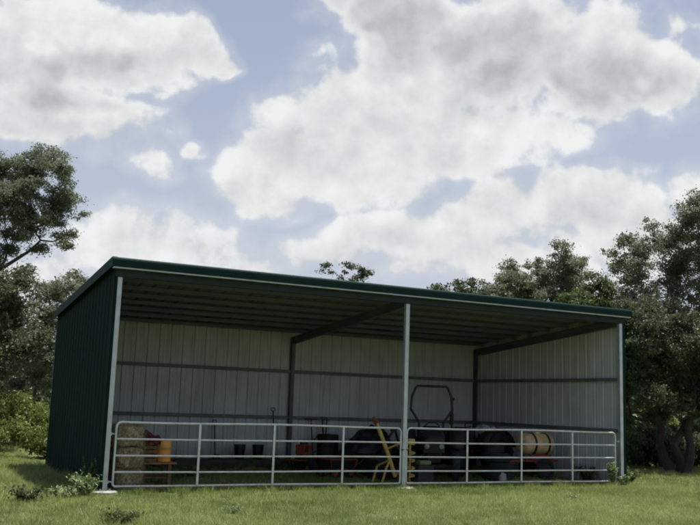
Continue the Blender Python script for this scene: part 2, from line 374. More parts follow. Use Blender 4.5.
# ------------------------------------------------------------------ ground
def ground():
    k = np.linspace(-1, 1, 261)
    a = np.sinh(k*5.2)/np.sinh(5.2)*620
    xs = a + 6; ys = a + 0
    X, Y = np.meshgrid(xs, ys, indexing='ij'); Z = gz(X, Y)
    n = len(xs); v = np.stack([X, Y, Z], -1).reshape(-1, 3)
    idx = np.arange(n*n).reshape(n, n)
    f = np.stack([idx[:-1,:-1], idx[1:,:-1], idx[1:,1:], idx[:-1,1:]], -1).reshape(-1, 4)
    me = bpy.data.meshes.new('ground'); me.from_pydata(v.tolist(), [], f.tolist())
    me.polygons.foreach_set('use_smooth', [True]*len(me.polygons))
    m = bpy.data.materials.new('grassy_ground'); m.use_nodes = True
    N = m.node_tree.nodes; L = m.node_tree.links; b = N['Principled BSDF']; b.inputs['Roughness'].default_value = .95; b.inputs['Specular IOR Level'].default_value = .15
    tc = N.new('ShaderNodeTexCoord')
    a1 = N.new('ShaderNodeTexNoise'); a1.inputs['Scale'].default_value = .55; a1.inputs['Detail'].default_value = 8; a1.inputs['Roughness'].default_value = .65
    a2 = N.new('ShaderNodeTexNoise'); a2.inputs['Scale'].default_value = 14; a2.inputs['Detail'].default_value = 6; a2.inputs['Roughness'].default_value = .7
    for q in (a1, a2): L.new(tc.outputs['Object'], q.inputs['Vector'])
    r1 = N.new('ShaderNodeValToRGB'); e = r1.color_ramp.elements; e[0].position = .3; e[0].color = (.070,.098,.028,1); e[1].position = .72; e[1].color = (.140,.165,.060,1)
    r2 = N.new('ShaderNodeValToRGB'); e = r2.color_ramp.elements; e[0].position = .35; e[0].color = (.045,.045,.022,1); e[1].position = .65; e[1].color = (.125,.14,.05,1)
    L.new(a1.outputs['Fac'], r1.inputs['Fac']); L.new(a2.outputs['Fac'], r2.inputs['Fac'])
    mx = N.new('ShaderNodeMix'); mx.data_type = 'RGBA'; mx.inputs['Factor'].default_value = .5
    L.new(r1.outputs['Color'], mx.inputs['A']); L.new(r2.outputs['Color'], mx.inputs['B']); L.new(mx.outputs['Result'], b.inputs['Base Color'])
    bp = N.new('ShaderNodeBump'); bp.inputs['Distance'].default_value = .05; bp.inputs['Strength'].default_value = .8
    L.new(a2.outputs['Fac'], bp.inputs['Height']); L.new(bp.outputs['Normal'], b.inputs['Normal'])
    me.materials.append(m); me.update()
    o = bpy.data.objects.new('ground', me); COL.objects.link(o); o['kind'] = 'structure'
ground()

def grass():
    pts = []
    def region(x0, x1, y0, y1, dens, cond=None):
        n = int((x1-x0)*(y1-y0)*dens)
        x = rng.uniform(x0, x1, n); y = rng.uniform(y0, y1, n)
        k = np.ones(n, bool) if cond is None else cond(x, y)
        return x[k], y[k]
    def infr(x, y):
        dx = x-CX; dy = y-CY; dep = dx*fh.x+dy*fh.y; lat = dx*rh.x+dy*rh.y
        return (np.abs(lat) < .45*dep+1) & (dep > 9.5)
    inside = lambda x, y: (x > -.15) & (x < 12.35) & (y > -.05) & (y < 6.1)
    X = []; Y = []; H = []; Wd = []
    for (x0, x1, y0, y1, dens, hh, wd, cond) in (
        (-5, 18, -7, .3, 2600, .050, .0075, lambda x, y: infr(x, y) & ~inside(x, y)),
        (-5, 0, .3, 12, 1500, .062, .010, lambda x, y: infr(x, y) & ~inside(x, y)),
        (12.3, 30, .3, 16, 600, .065, .012, lambda x, y: infr(x, y)),
        (18, 36, -6, .3, 500, .065, .012, lambda x, y: infr(x, y)),
        (-6, 8, 12, 30, 260, .12, .02, lambda x, y: infr(x, y)),
        (0, 12.2, 0, 1.2, 1500, .058, .008, None),
        (0, 12.2, 1.2, 5.9, 500, .07, .010, None)):
        x, y = region(x0, x1, y0, y1, dens, cond)
        p = vnoise(x, y, .9, 11)*.5 + vnoise(x, y, 3.1, 12)*.5
        k = rng.random(len(x)) < .35 + 1.1*p
        x = x[k]; y = y[k]; p = p[k]
        tuft = vnoise(x, y, 2.4, 21)
        h = hh*(.55+.9*rng.random(len(x)))*(.6+.9*p + 1.6*np.clip(tuft-.72, 0, 1)*3*rng.random(len(x)))
        X.append(x); Y.append(y); H.append(h); Wd.append(np.full(len(x), wd))
    # rough uncut tufts, thickest along the walls and posts
    tx = np.concatenate([rng.uniform(-5, 16, 900), rng.uniform(-.5, 12.6, 260), rng.uniform(-.5, -.15, 60), rng.uniform(-4, -.3, 220), rng.uniform(12.5, 20, 160), rng.uniform(.3, 12, 60)])
    ty = np.concatenate([rng.uniform(-6.5, -.2, 900), rng.normal(-.1, .10, 260), rng.uniform(-.3, 6, 60), rng.uniform(-2, 9, 220), rng.uniform(-1, 8, 160), rng.uniform(5.2, 5.9, 60)])
    th = np.concatenate([rng.uniform(.05, .15, 900)*(.5+vnoise(tx[:900], ty[:900], .7, 51)), rng.uniform(.07, .20, 260), rng.uniform(.1, .3, 60), rng.uniform(.08, .24, 220), rng.uniform(.08, .22, 160), rng.uniform(.1, .3, 60)])
    nb_ = 34
    X.append(np.repeat(tx, nb_)+rng.normal(size=len(tx)*nb_)*.045); Y.append(np.repeat(ty, nb_)+rng.normal(size=len(tx)*nb_)*.04)
    H.append(np.repeat(th, nb_)*rng.uniform(.4, 1.1, len(tx)*nb_)); Wd.append(np.full(len(tx)*nb_, .011))
    x = np.concatenate(X); y = np.concatenate(Y); h = np.concatenate(H); wd = np.concatenate(Wd)
    n = len(x); z = gz(x, y)
    a = rng.uniform(0, 2*np.pi, n); t = rng.uniform(0, 2*np.pi, n); lean = rng.uniform(.15, .95, n)
    bx = np.cos(a)*wd/2; by = np.sin(a)*wd/2
    v = np.empty((n, 3, 3)); b0 = np.stack([x, y, z-.01], -1)
    v[:,0] = b0 - np.stack([bx, by, 0*bx], -1); v[:,1] = b0 + np.stack([bx, by, 0*bx], -1)
    v[:,2] = b0 + np.stack([np.cos(t)*lean*h, np.sin(t)*lean*h, h], -1)
    tone = np.clip(.10 + .35*rng.random(n) + .80*(vnoise(x, y, .5, 31)-.3) + .45*(vnoise(x, y, 2.2, 32)-.5)+.35*(vnoise(x, y, 7, 33)-.5) + .5*(rng.random(n) < .07), 0, 1)
    o = fast_mesh('grass', v.reshape(-1, 3), 3, M['grass'], None, tone)
    o['kind'] = 'stuff'; o['label'] = 'short mown pasture grass around and under the open shed'; o['category'] = 'grass'
grass()

# ------------------------------------------------------------------ the shed
WID, DEP, MID, POST_TOP = 12.19, 6.03, 6.15, 3.86
def roof_z(y): return 4.155 - (y+.2)*.0905      # underside of the roof sheet
def profile(a, b, period=.305, rib=.032):
    """trapezoid rib sheet profile between a and b: list of (s, offset)"""
    out = [(a, 0)]; s = a + .06
    while s + .1 < b:
        out += [(s, 0), (s+.022, rib), (s+.048, rib), (s+.07, 0)]
        m_ = s+.07+.07
        for q in (m_, m_+.085):
            if q+.03 < b: out += [(q, 0), (q+.008, .006), (q+.02, .006), (q+.028, 0)]
        s += period
    out.append((b, 0)); return out
def sheet(mb, prof, place, lo, hi):
    """two skins; place(s, off, z) -> point ; skin 0 outer, 1 inner"""
    for side, o2 in ((0, 0.0), (1, -.0025)):
        mb.mi = side
        vs = []; fs = []
        for i, (s, o) in enumerate(prof):
            vs += [place(s, o+o2, lo(s)), place(s, o+o2, hi(s))]
        for i in range(len(prof)-1): fs.append((2*i, 2*i+2, 2*i+3, 2*i+1))
        mb.add(vs, fs)
shed = thing('open_front_shed', 'dark green open fronted metal shed with lean-to roof and pale ribbed inner walls', 'shed', (0,0,0))
# back wall
m_ = MB(); sheet(m_, profile(-.08, WID+.10), lambda s, o, z: (s, DEP+.07+o, z), lambda s: -.05, lambda s: roof_z(DEP+.07)-.004)
m_.build('wall', [M['green'], M['liner']], shed)
# side walls
m_ = MB(); sheet(m_, profile(-.03, DEP+.06, rib=.014), lambda s, o, z: (-.075-o, s, z), lambda s: -.05, lambda s: roof_z(s)-.004)
m_.build('wall', [M['green'], M['liner']], shed)
m_ = MB(); sheet(m_, profile(-.03, DEP+.06), lambda s, o, z: (WID+.105+o, s, z), lambda s: -.05, lambda s: roof_z(s)-.004)
m_.build('wall', [M['green'], M['liner']], shed)
# roof: ribs run down the slope
m_ = MB()
pf = profile(-.19, WID+.19)
for side, o2 in ((0, .0025), (1, 0.)):
    m_.mi = side; vs = []; fs = []
    for s, o in pf: vs += [(s, -.21, roof_z(-.21)+o+o2), (s, DEP+.12, roof_z(DEP+.12)+o+o2)]
    for i in range(len(pf)-1): fs.append((2*i, 2*i+2, 2*i+3, 2*i+1))
    m_.add(vs, fs)
roof = m_.build('roof', [M['galv'], M['roofback']], shed)
# purlins (C channels) under the roof
for y in (.45, 1.2, 1.95, 2.7, 3.45, 4.2, 4.95, 5.75):
    z = roof_z(y) - .004
    m_ = MB(); m_.box((-.03, y-.03, z-.012), (WID+.03, y+.03, z)); m_.box((-.03, y-.03, z-.085), (WID+.03, y-.024, z-.012)); m_.box((-.03, y-.024, z-.085), (WID+.03, y+.03, z-.077))
    m_.build('purlin', M['purlin'], shed)
# rafters: I beams front to back
for x in (0.02, MID, WID-.02):
    m_ = MB()
    for (dx, t0, t1) in ((.05, -.155, -.167), (.05, -.335, -.347), (.006, -.167, -.335)):
        y0, y1 = .09, DEP-.06
        vs = [(x+sx*dx, y, roof_z(y)+t) for y in (y0, y1) for sx in (-1, 1) for t in (t1, t0)]
        m_.add(vs, [(0,2,3,1),(4,5,7,6),(0,4,6,2),(1,3,7,5),(0,1,5,4),(2,6,7,3)])
    m_.build('rafter', M['rafter'], shed)
# front header with pale lower lip
m_ = MB(); m_.box((-.09, -.075, POST_TOP-.0), (WID+.09, -.067, 4.06)); m_.box((-.09, -.067, POST_TOP), (WID+.09, .03, POST_TOP+.008)); m_.box((-.09, -.067, 4.052), (WID+.09, .03, 4.06))
m_.build('header_beam', M['header'], shed)
m_ = MB(); m_.box((-.17, -.218, 3.995), (WID+.17, -.12, 4.01)); m_.box((-.17, -.213, 4.01), (WID+.17, -.208, 4.03))
m_.build('drip_edge', M['galv'], shed)
# fascia: rounded top trim
m_ = MB()
pr = [(-.212, 4.02), (-.232, 4.02), (-.232, 4.145), (-.226, 4.172), (-.21, 4.190), (-.185, 4.198), (-.05, 4.188), (-.05, 4.182)]
for x in (-.20, WID+.20): pass
vs = [(x, y, z) for x in (-.20, WID+.20) for (y, z) in pr]; k = len(pr)
m_.add(vs, [(i, i+1, k+i+1, k+i) for i in range(k-1)] + [(k-1, 0, k, 2*k-1), tuple(range(k))[::-1], tuple(range(k, 2*k))])
m_.build('fascia_trim', M['green_trim'], shed, smooth=False)
# rake trims down both sides
for x, sx in ((-.195, -1), (WID+.195, 1)):
    m_ = MB()
    vs = []
    for y in (-.19, DEP+.12):
        zr = roof_z(y)
        for dx, dz in ((0, -.13), (0, .05), (-.09*sx, .05), (-.09*sx, .042), (-.01*sx, .042), (-.01*sx, -.13)): vs.append((x+dx, y, zr+dz))
    m_.add(vs, [(i, (i+1) % 6, 6+(i+1) % 6, 6+i) for i in range(6)] + [(5,4,3,2,1,0), (6,7,8,9,10,11)])
    m_.build('rake_trim', M['green_trim'], shed)
# corner trims
for x, sx in ((-.10, 1), (WID+.13, -1)):
    m_ = MB(); m_.box((min(x, x+sx*.06), -.05, .03), (max(x, x+sx*.06), -.042, 4.0)); m_.box((x-.004, -.042, .03), (x+.004, .03, 4.0))
    m_.build('corner_trim', M['green'], shed)
# posts and pads
fr = [(0., 0., POST_TOP), (MID, 0., POST_TOP), (WID, 0., POST_TOP)]
for x, y, h in fr:
    p = MB().box((x-.046, y-.046, .045), (x+.046, y+.046, h-.002)).build('post', M['galv'], shed, bevel=.006)
    q = MB(); q.box((x-.11, y-.11, .035), (x+.11, y+.11, .045))
    for a in (-.085, .085):
        for b in (-.085, .085): q.lathe([(.012, .045), (.012, .07)], (x+a, y+b, 0), sides=6)
    q.build('base_plate', M['galv'], p)
for x, y in ((0, .02), (MID, .02), (WID, .02)):
    if x == WID: continue      # overgrown
    m_ = MB(); n = 18; vs = []
    for (rr_, z) in ((.27, -.05), (.27, .012), (.23, .035)):
        for k in range(n):
            a = 2*math.pi*k/n; j = 1+.10*math.sin(3*a+x)+.05*math.sin(7*a)
            vs.append((x+rr_*j*math.cos(a), y-.04+rr_*.75*j*math.sin(a), z))
    fs = [(i*n+k, i*n+(k+1) % n, (i+1)*n+(k+1) % n, (i+1)*n+k) for i in range(2) for k in range(n)] + [tuple(range(2*n, 3*n))]
    m_.add(vs, fs); m_.build('concrete_pad', M['concrete'], shed)
for x in (.02, MID, WID-.02):
    MB().box((x-.05, DEP-.055, -.03), (x+.05, DEP+.045, roof_z(DEP)-.16)).build('post', M['frame'], shed)
# girts
for z in (1.27, 2.50):
    m_ = MB(); m_.box((.08, DEP-.02, z-.042), (WID-.08, DEP+.06, z-.037)); m_.box((.08, DEP-.02, z+.037), (WID-.08, DEP+.06, z+.042)); m_.box((.08, DEP-.02, z-.037), (WID-.08, DEP-.014, z+.037))
    m_.build('girt', M['girt'], shed)
    for x, sx in ((.008, -1), (WID+.02, 1)):
        a, b = (x-.075, x+.005) if sx < 0 else (x-.005, x+.075)
        f_ = (b-.006, b) if sx < 0 else (a, a+.006)
        m_ = MB(); m_.box((a, .06, z-.042), (b, DEP-.03, z-.037)); m_.box((a, .06, z+.037), (b, DEP-.03, z+.042)); m_.box((f_[0], .06, z-.037), (f_[1], DEP-.03, z+.037))
        m_.build('girt', M['girt'], shed)
# skirt board along the back wall
MB().box((.1, DEP+.0, .0), (WID-.1, DEP+.04, .17)).build('skirt_board', M['timber'], shed)

# ------------------------------------------------------------------ gates
def arc(cx, cz, r, a0, a1, n=6): return [(cx+r*math.cos(R(a0+(a1-a0)*i/n)), 0, cz+r*math.sin(R(a0+(a1-a0)*i/n))) for i in range(n+1)]
def gate(x0, ln, label):
    g_ = thing('farm_gate', label, 'gate', (x0, .0, 0), 0, 'galvanised tube gates across the shed front')
    t = .021; zb, zt = .10, 1.238
    rc = .095
    loop = arc(rc, zt-rc, rc, 180, 90) + arc(ln-rc, zt-rc, rc, 90, 0) + arc(ln-.05, zb+.05, .05, 0, -90, 3) + arc(.05, zb+.05, .05, 270, 180, 3)
    # slight sag of the long top tube
    fine = []
    for i, p in enumerate(loop):
        q = loop[(i+1) % len(loop)]
        nseg = 24 if abs(q[0]-p[0]) > 2 else (6 if abs(q[2]-p[2]) > .5 else 1)
        for k in range(nseg):
            u = k/nseg; xx = p[0]+(q[0]-p[0])*u; zz = p[2]+(q[2]-p[2])*u
            sag = .010*math.sin(xx/ln*math.pi*2.7+x0) * (1 if zz > .5 else .4)
            fine.append((xx, .004*math.sin(xx*2.1), zz-sag))
    MB().tube(fine, t, 10, closed=True).build('frame', M['gatesteel'], g_, smooth=True)
    for z in (.35, .64, .935):
        MB().tube([(.02, 0, z), (ln*.25, .002, z-.006), (ln*.5, 0, z-.004), (ln*.75, -.002, z+.003), (ln-.02, 0, z)], .0175, 8).build('rail', M['gatesteel'], g_, smooth=True)
    for k in (1, 2, 3):
        x = .19*0 + ln*(.262, .516, .77)[k-1]
        MB().box((x-.022, -.034, zb), (x+.022, -.0215, zt-.004)).build('upright', M['gatesteel'], g_, bevel=.003)
    return g_
g_l = gate(.145, 5.935, 'left galvanised tube gate, in front of the hay bales beside the green wall')
g_r = gate(6.225, 5.78, 'right galvanised tube gate, in front of the tan tank, running to the far corner post')
# hinges and latch pieces as parts
for g_, xs in ((g_l, (-.09, 0.)), (g_r, (5.78, 5.91))):
    for z in (.18, 1.02):
        MB().tube([(xs[0], .02, z), (xs[1], .0, z)], .012, 6).lathe([(.022, z-.03), (.022, z+.03)], (xs[0] if xs[0] < 1 else xs[1]-.01, .015, 0), sides=8).build('hinge', M['galv'], g_)
for g_, x0, x1 in ((g_l, 5.92, 5.98), (g_r, -.035, 0.01)):
    ch = MB()
    for k in range(5):
        a = Vector((x0+(x1-x0)*k/5, -.055, .80-.02*math.sin(k/5*3.1))); b = Vector((x0+(x1-x0)*(k+1)/5, -.055, .80-.02*math.sin((k+1)/5*3.1)))
        ch.bar(a, b, .012 if k % 2 else .02, .02 if k % 2 else .012)
    ch.build('chain', M['darkiron'], g_)

# ------------------------------------------------------------------ left bay contents
def hay_bale(z0, dx, rz, label):
    b_ = thing('hay_bale', label, 'hay bale', (.49+dx, .62, z0), rz, 'stacked square hay bales')
    mb = MB(); nx, ny, nz = 12, 12, 10; W_, D_, H_ = .52, .78, .385
    # subdivided block with rough faces
    def face(o, u, v, nu, nv):
        vs = []
        for i in range(nu+1):
            for j in range(nv+1):
                p = Vector(o)+Vector(u)*i/nu+Vector(v)*j/nv
                c = Vector((0, 0, H_/2)); q = p-c
                e = (abs(q.x)/(W_/2))**4+(abs(q.y)/(D_/2))**4+(abs(q.z)/(H_/2))**4
                q *= (1/max(1, e)**(1/7))
                nn = math.sin(p.x*61+p.z*37+z0*9)*math.sin(p.y*53+p.z*29+1)*.012+math.sin(p.x*17+p.z*13+z0*5)*.012
                vs.append(c+q*(1+nn/.3))
        fs = [(i*(nv+1)+j, (i+1)*(nv+1)+j, (i+1)*(nv+1)+j+1, i*(nv+1)+j+1) for i in range(nu) for j in range(nv)]
        mb.add(vs, fs)
    a, b, h = W_/2, D_/2, H_
    face((-a,-b,0), (W_,0,0), (0,0,h), nx, nz); face((a,b,0), (-W_,0,0), (0,0,h), nx, nz)
    face((a,-b,0), (0,D_,0), (0,0,h), ny, nz); face((-a,b,0), (0,-D_,0), (0,0,h), ny, nz)
    face((-a,-b,h), (W_,0,0), (0,D_,0), nx, ny); face((-a,b,0), (W_,0,0), (0,-D_,0), nx, ny)
    # straw ends sticking out
    r_ = random.Random(int(z0*100)+3)
    for k in range(2600):
        s = r_.choice(('f', 'l', 'r', 't'))
        if s == 'f': p = Vector((r_.uniform(-a, a), -b, r_.uniform(0, h))); nrm = Vector((0,-1,0))
        elif s == 'l': p = Vector((-a, r_.uniform(-b, b), r_.uniform(0, h))); nrm = Vector((-1,0,0))
        elif s == 'r': p = Vector((a, r_.uniform(-b, b), r_.uniform(0, h))); nrm = Vector((1,0,0))
        else: p = Vector((r_.uniform(-a, a), r_.uniform(-b, b), h)); nrm = Vector((0,0,1))
        d = (nrm*.6+Vector((r_.uniform(-1,1), r_.uniform(-1,1), r_.uniform(-1,1)))).normalized()
        q = p+d*r_.uniform(.02, .085); sd = d.cross(Vector((.3,.5,.8))).normalized()*.003
        mb.add([p-sd-nrm*.012, p+sd-nrm*.012, q], [(0,1,2)])
    mb.build('straw', M['straw'], b_)
    tw = MB()
    for x in (-.13, .13):
        tw.tube([(x,-b-.006,.01), (x,-b-.006,h-.01), (x,-b+.03,h+.005), (x,b-.03,h+.005), (x,b+.006,h-.01), (x,b+.006,.01)], .004, 5)
    tw.build('twine', M['twine'], b_)
hay_bale(.0, 0, .03, 'mottled hay bale on the ground at the foot of the stack')
hay_bale(.39, .02, -.05, 'mottled hay bale in the middle of the stack by the left gate end')
hay_bale(.78, -.02, .04, 'mottled hay bale on top of the stack by the left gate end')

wt = thing('wooden_workstand', 'low brown wooden stand carrying an orange drum and a brown crate', 'workstand', (1.24, 1.25, 0))
MB().box((-.36,-.26,.41), (.36,.26,.445)).build('top', M['tabletop'], wt, bevel=.004)
for x in (-.29, .23):
    for y in (-.2, .2): MB().box((x-.035, y-.035, 0), (x+.035, y+.035, .409)).build('leg', M['wood'], wt)
MB().box((-.26,-.19,.14), (.20,.19,.165)).build('shelf', M['wood'], wt)
dr_ = thing('orange_drum', 'small faded orange drum standing on the wooden stand beside a brown crate', 'drum', (1.37, 1.20, .446))
pr = [(.12,0),(.15,.01),(.15,.13),(.157,.14),(.15,.15),(.15,.27),(.157,.28),(.15,.29),(.15,.40),(.143,.42),(.11,.425)]
MB().lathe(pr, sides=32).build('body', M['orange'], dr_, smooth=True)
MB().lathe([(.025,.425),(.025,.445)], (.05,0,0), sides=12).build('cap', M['black'], dr_)
cr = thing('wooden_crate', 'brown slatted crate on the wooden stand with a maroon cloth over it', 'crate', (1.04, 1.25, .446))
cm = MB()
for x in (-.145, .145):
    for y in (-.19, .19): cm.box((x-.012, y-.012, 0), (x+.012, y+.012, .40))
for k in range(5):
    z = .01+k*.08
    cm.box((-.16,-.215,z), (.16,-.203,z+.065)); cm.box((-.16,.203,z), (.16,.215,z+.065)); cm.box((-.172,-.2,z), (-.158,.2,z+.065)); cm.box((.158,-.2,z), (.172,.2,z+.065))
cm.box((-.157,-.2,.0), (.157,.2,.009))
cm.build('slats', M['wood'], cr)
def cloth(name, cx, cy, z, rx, ry, hang, top, label, cat, mt, seed=1):
    n = 30; vs = []
    rs = random.Random(seed)
    for i in range(n+1):
        for j in range(n+1):
            u = (i/n-.5)*2; v = (j/n-.5)*2
            x = u*rx; y = v*ry
            e = max(abs(u), abs(v)); fold = .018*math.sin(u*9+v*4+seed)+.014*math.sin(v*13-u*5)
            hgt = top*(1-min(1, e)**2)*(.6+.4*math.sin(u*4+2)*math.cos(v*3)) - max(0, e-.78)/.22*hang*(.7+.3*math.sin(u*7+v*9))
            kx = min(1, .80/e) if e > .8 else 1
            vs.append((x*(.55*kx+.45)+fold*.3, y*(.55*kx+.45)+fold*.3, hgt+fold*.8))
    fs = [(i*(n+1)+j, (i+1)*(n+1)+j, (i+1)*(n+1)+j+1, i*(n+1)+j+1) for i in range(n) for j in range(n)]
    o = MB().add(vs, fs).build(name, mt, None, smooth=True); o.location = (cx, cy, z)
    s_ = o.modifiers.new('Solidify', 'SOLIDIFY'); s_.thickness = .006
    return tag(o, label, cat)
cloth('maroon_cloth', 1.05, 1.25, .90, .24, .28, .12, .14, 'crumpled maroon cloth draped over the brown crate', 'cloth', M['maroon'], 3)

# timber stack and buckets at the back wall
ts = thing('timber_stack', 'low stack of dark weathered planks on the floor along the back wall', 'timber', (4.2, 5.55, 0))
for r_ in range(3):
    for k in range(3):
        x0 = random.uniform(-1.5, -1.2); MB().box((x0, -.26+k*.18, .02+r_*.062), (x0+random.uniform(2.7, 3.1), -.26+k*.18+.165, .02+r_*.062+.058)).build('plank', M['timber'], ts)
def bucket(x, y, z, label):
    b_ = thing('bucket', label, 'bucket', (x, y, z), random.random()*2, 'black buckets at the back wall')
    MB().lathe([(.0, 0.003),(.115,0),(.15,.34),(.158,.34),(.158,.36),(.145,.36),(.112,.012),(.0,.012)], sides=24, cap=False).build('body', M['black'], b_, smooth=True)
    MB().tube([(.152*math.cos(a), .05*math.sin(a), .34+.02-.14*math.sin(a)*0-.10*abs(math.sin(a))) for a in np.linspace(0, math.pi, 12)], .004, 5).build('handle', M['galv'], b_)
bucket(4.58, 5.55, .208, 'black bucket on the timber stack, the one farther from the tall shovel')
bucket(5.08, 5.55, .208, 'black bucket on the timber stack, the one nearer the tall shovel')

def tool(name, x, top, kind, label, dx=.06):
    t_ = thing(name, label, 'tool', (x, 5.55, 0), 0, 'tools leaning on the back wall')
    a = Vector((0, 0, .0)); b = Vector((dx, .42, top))
    h0 = .28
    p = lambda u: a+(b-a)*u
    hd = MB()
    if kind == 'shovel':
        MB().tube([p(h0/top), p(.5), p(.94)], .018, 8).build('handle', M['timber'], t_, smooth=True)
        vs = []
        for i in range(7):
            u = i/6; w_ = .115*math.sin(math.pi*min(1, .12+u*.75))**.6
            for j in range(5):
                s = j/4*2-1; vs.append(Vector((s*w_, .03*abs(s)**2*-1, .32*u))+a)
        hd.add(vs, [(i*5+j, i*5+j+1, (i+1)*5+j+1, (i+1)*5+j) for i in range(6) for j in range(4)])
        o = hd.build('blade', M['darkiron'], t_, smooth=True); s_ = o.modifiers.new('Solidify', 'SOLIDIFY'); s_.thickness = .004
        g_ = MB(); q = p(.94); g_.tube([q, q+Vector((-.055,.01,.05)), q+Vector((-.05,.02,.10)), q+Vector((.05,.02,.10)), q+Vector((.055,.01,.05)), q], .012, 6)
        g_.build('grip', M['black'], t_)
    elif kind == 'rake':
        MB().tube([a, p(.5), p(.95)], .017, 8).build('handle', M['timber'], t_, smooth=True)
        q = p(.95); hd.bar(q+Vector((-.19,0,0)), q+Vector((.19,0,0)), .022)
        for k in range(11): hd.bar(q+Vector((-.18+.036*k,0,0)), q+Vector((-.18+.036*k,-.07,.02)), .008)
        hd.build('head', M['darkiron'], t_)
    else:
        MB().tube([a, p(.5), p(1)], [.026,.022,.024], 8).build('handle', M['timber'], t_, smooth=True)
        MB().tube([p(.0)+Vector((.11,-.02,0)), p(.5)+Vector((.05,-.02,0)), p(1)+Vector((.13,-.02,-.03))], .02, 8).build('handle', M['timber'], t_, smooth=True)
        hd.box((-.03,-.05,.0), (.15,.03,.26)); hd.build('blade', M['darkiron'], t_)
tool('shovel', 5.56, 1.50, 'shovel', 'tall shovel leaning on the back wall left of the dark back post')
tool('garden_rake', 6.68, 1.30, 'rake', 'rake with its head up leaning on the back wall right of the dark back post')
tool('post_hole_digger', 7.02, 1.32, 'digger', 'thick dark two-handled digger leaning on the back wall beside the rake')
tool('spade', 3.95, 1.12, 'shovel', 'short spade leaning on the back wall left of the two black buckets')

def wheel(root, c, r, wd, hub, axis='y', name='wheel', rim_mat=None, lugs=0):
    prof = [(r*.62, -wd/2), (r*.93, -wd/2), (r, -wd*.32), (r*1.01, 0), (r, wd*.32), (r*.93, wd/2), (r*.62, wd/2), (r*.60, 0), (r*.62, -wd/2)]
    mb = MB().lathe(prof, c, axis, 32, cap=False)
    if lugs:
        for k in range(lugs):
            a = 2*math.pi*k/lugs
            for sd in (-1, 1):
                ca, sa = math.cos(a+(.0 if sd < 0 else math.pi/lugs)), math.sin(a+(.0 if sd < 0 else math.pi/lugs))
                p1 = Vector((c[0]+ca*r*1.02, c[1]+sd*wd*.05, c[2]+sa*r*1.02)); a2 = a+.16+(.0 if sd < 0 else math.pi/lugs)
                p2 = Vector((c[0]+math.cos(a2)*r*1.0, c[1]+sd*wd*.46, c[2]+math.sin(a2)*r*1.0))
                mb.bar(p1, p2, .035, .045, up=(ca, 0, sa))
    t_ = mb.build(name, M['rubber'], root, smooth=True)
    MB().lathe([(r*.605, -wd*.36), (r*.5, -wd*.30), (r*.45, -wd*.1), (r*.2, -wd*.05), (r*.18, wd*.12), (r*.45, wd*.05), (r*.5, wd*.30), (r*.605, wd*.36)], c, axis, 28).build('rim', rim_mat or hub, t_, smooth=True)

# rotary tiller, orange red, half way in
tl = thing('rotary_tiller', 'small orange red tiller with black handlebars standing in front of the back post', 'tiller', (5.72, 4.05, 0), R(205))
for sy in (-1, 1): wheel(tl, (-.12, sy*.21, .17), .17, .09, M['darkiron'], lugs=0)
MB().box((-.16,-.13,.26), (.22,.13,.40)).build('gearbox', M['darkiron'], tl, bevel=.02)
en = MB().box((-.12,-.15,.41), (.18,.15,.66)).build('engine', M['orangered'], tl, bevel=.03)
MB().lathe([(.10,.66),(.10,.70),(.07,.73)], (.03,0,0), sides=20).build('recoil_cover', M['black'], en, smooth=True)
MB().lathe([(.04,0),(.04,.14)], (.15,.2,.5), 'z', 12).build('muffler', M['darkiron'], tl)
for sy in (-1, 1): MB().tube([(-.1,sy*.1,.4), (-.45,sy*.17,.62), (-.75,sy*.24,.86), (-.92,sy*.25,.88)], .013, 8).build('handlebar', M['black'], tl, smooth=True)
tn = MB()
for y in np.linspace(-.22, .22, 6):
    for k in range(4):
        a = k*math.pi/2+y*3; tn.bar((.3, y, .15), (.3+.14*math.cos(a), y, .15+.14*math.sin(a)), .03, .008)
tn.tube([(.3,-.24,.15), (.3,.24,.15)], .015, 6); tn.build('tines', M['darkiron'], tl)
MB().box((.14,-.26,.29), (.47,.26,.305)).build('hood', M['orangered'], tl, bevel=.004)

# red framed garden cart
gc = thing('garden_cart', 'low garden cart with a dull red rim and dark tray behind the left gate', 'cart', (5.85, 2.55, 0), R(12))
tr = MB()
tr.add([(-.33,-.24,.22),(.33,-.24,.22),(.33,.24,.22),(-.33,.24,.22),(-.40,-.3,.42),(.40,-.3,.42),(.40,.3,.42),(-.40,.3,.42)], [(3,2,1,0),(0,1,5,4),(1,2,6,5),(2,3,7,6),(3,0,4,7)])
o = tr.build('tray', M['black'], gc); s_ = o.modifiers.new('Solidify', 'SOLIDIFY'); s_.thickness = .006
MB().tube([(-.40,-.3,.42),(.40,-.3,.42),(.40,.3,.42),(-.40,.3,.42)], .016, 8, closed=True).tube([(-.33,-.25,.205),(.33,-.25,.205)], .014, 6).tube([(-.33,.25,.205),(.33,.25,.205)], .014, 6).tube([(-.4,-.31,.42),(-.33,-.26,.2)], .012, 6).tube([(.4,-.31,.42),(.33,-.26,.2)], .012, 6).build('frame', M['redpaint'], gc)
for x in (-.24, .24):
    for y in (-.27, .27): wheel(gc, (x, y, .12), .12, .07, M['redpaint'])
MB().tube([(.38,0,.2),(.62,0,.26),(.95,0,.48)], .013, 8).tube([(.95,-.08,.48),(.95,.08,.48)], .012, 6).build('handle', M['black'], gc)

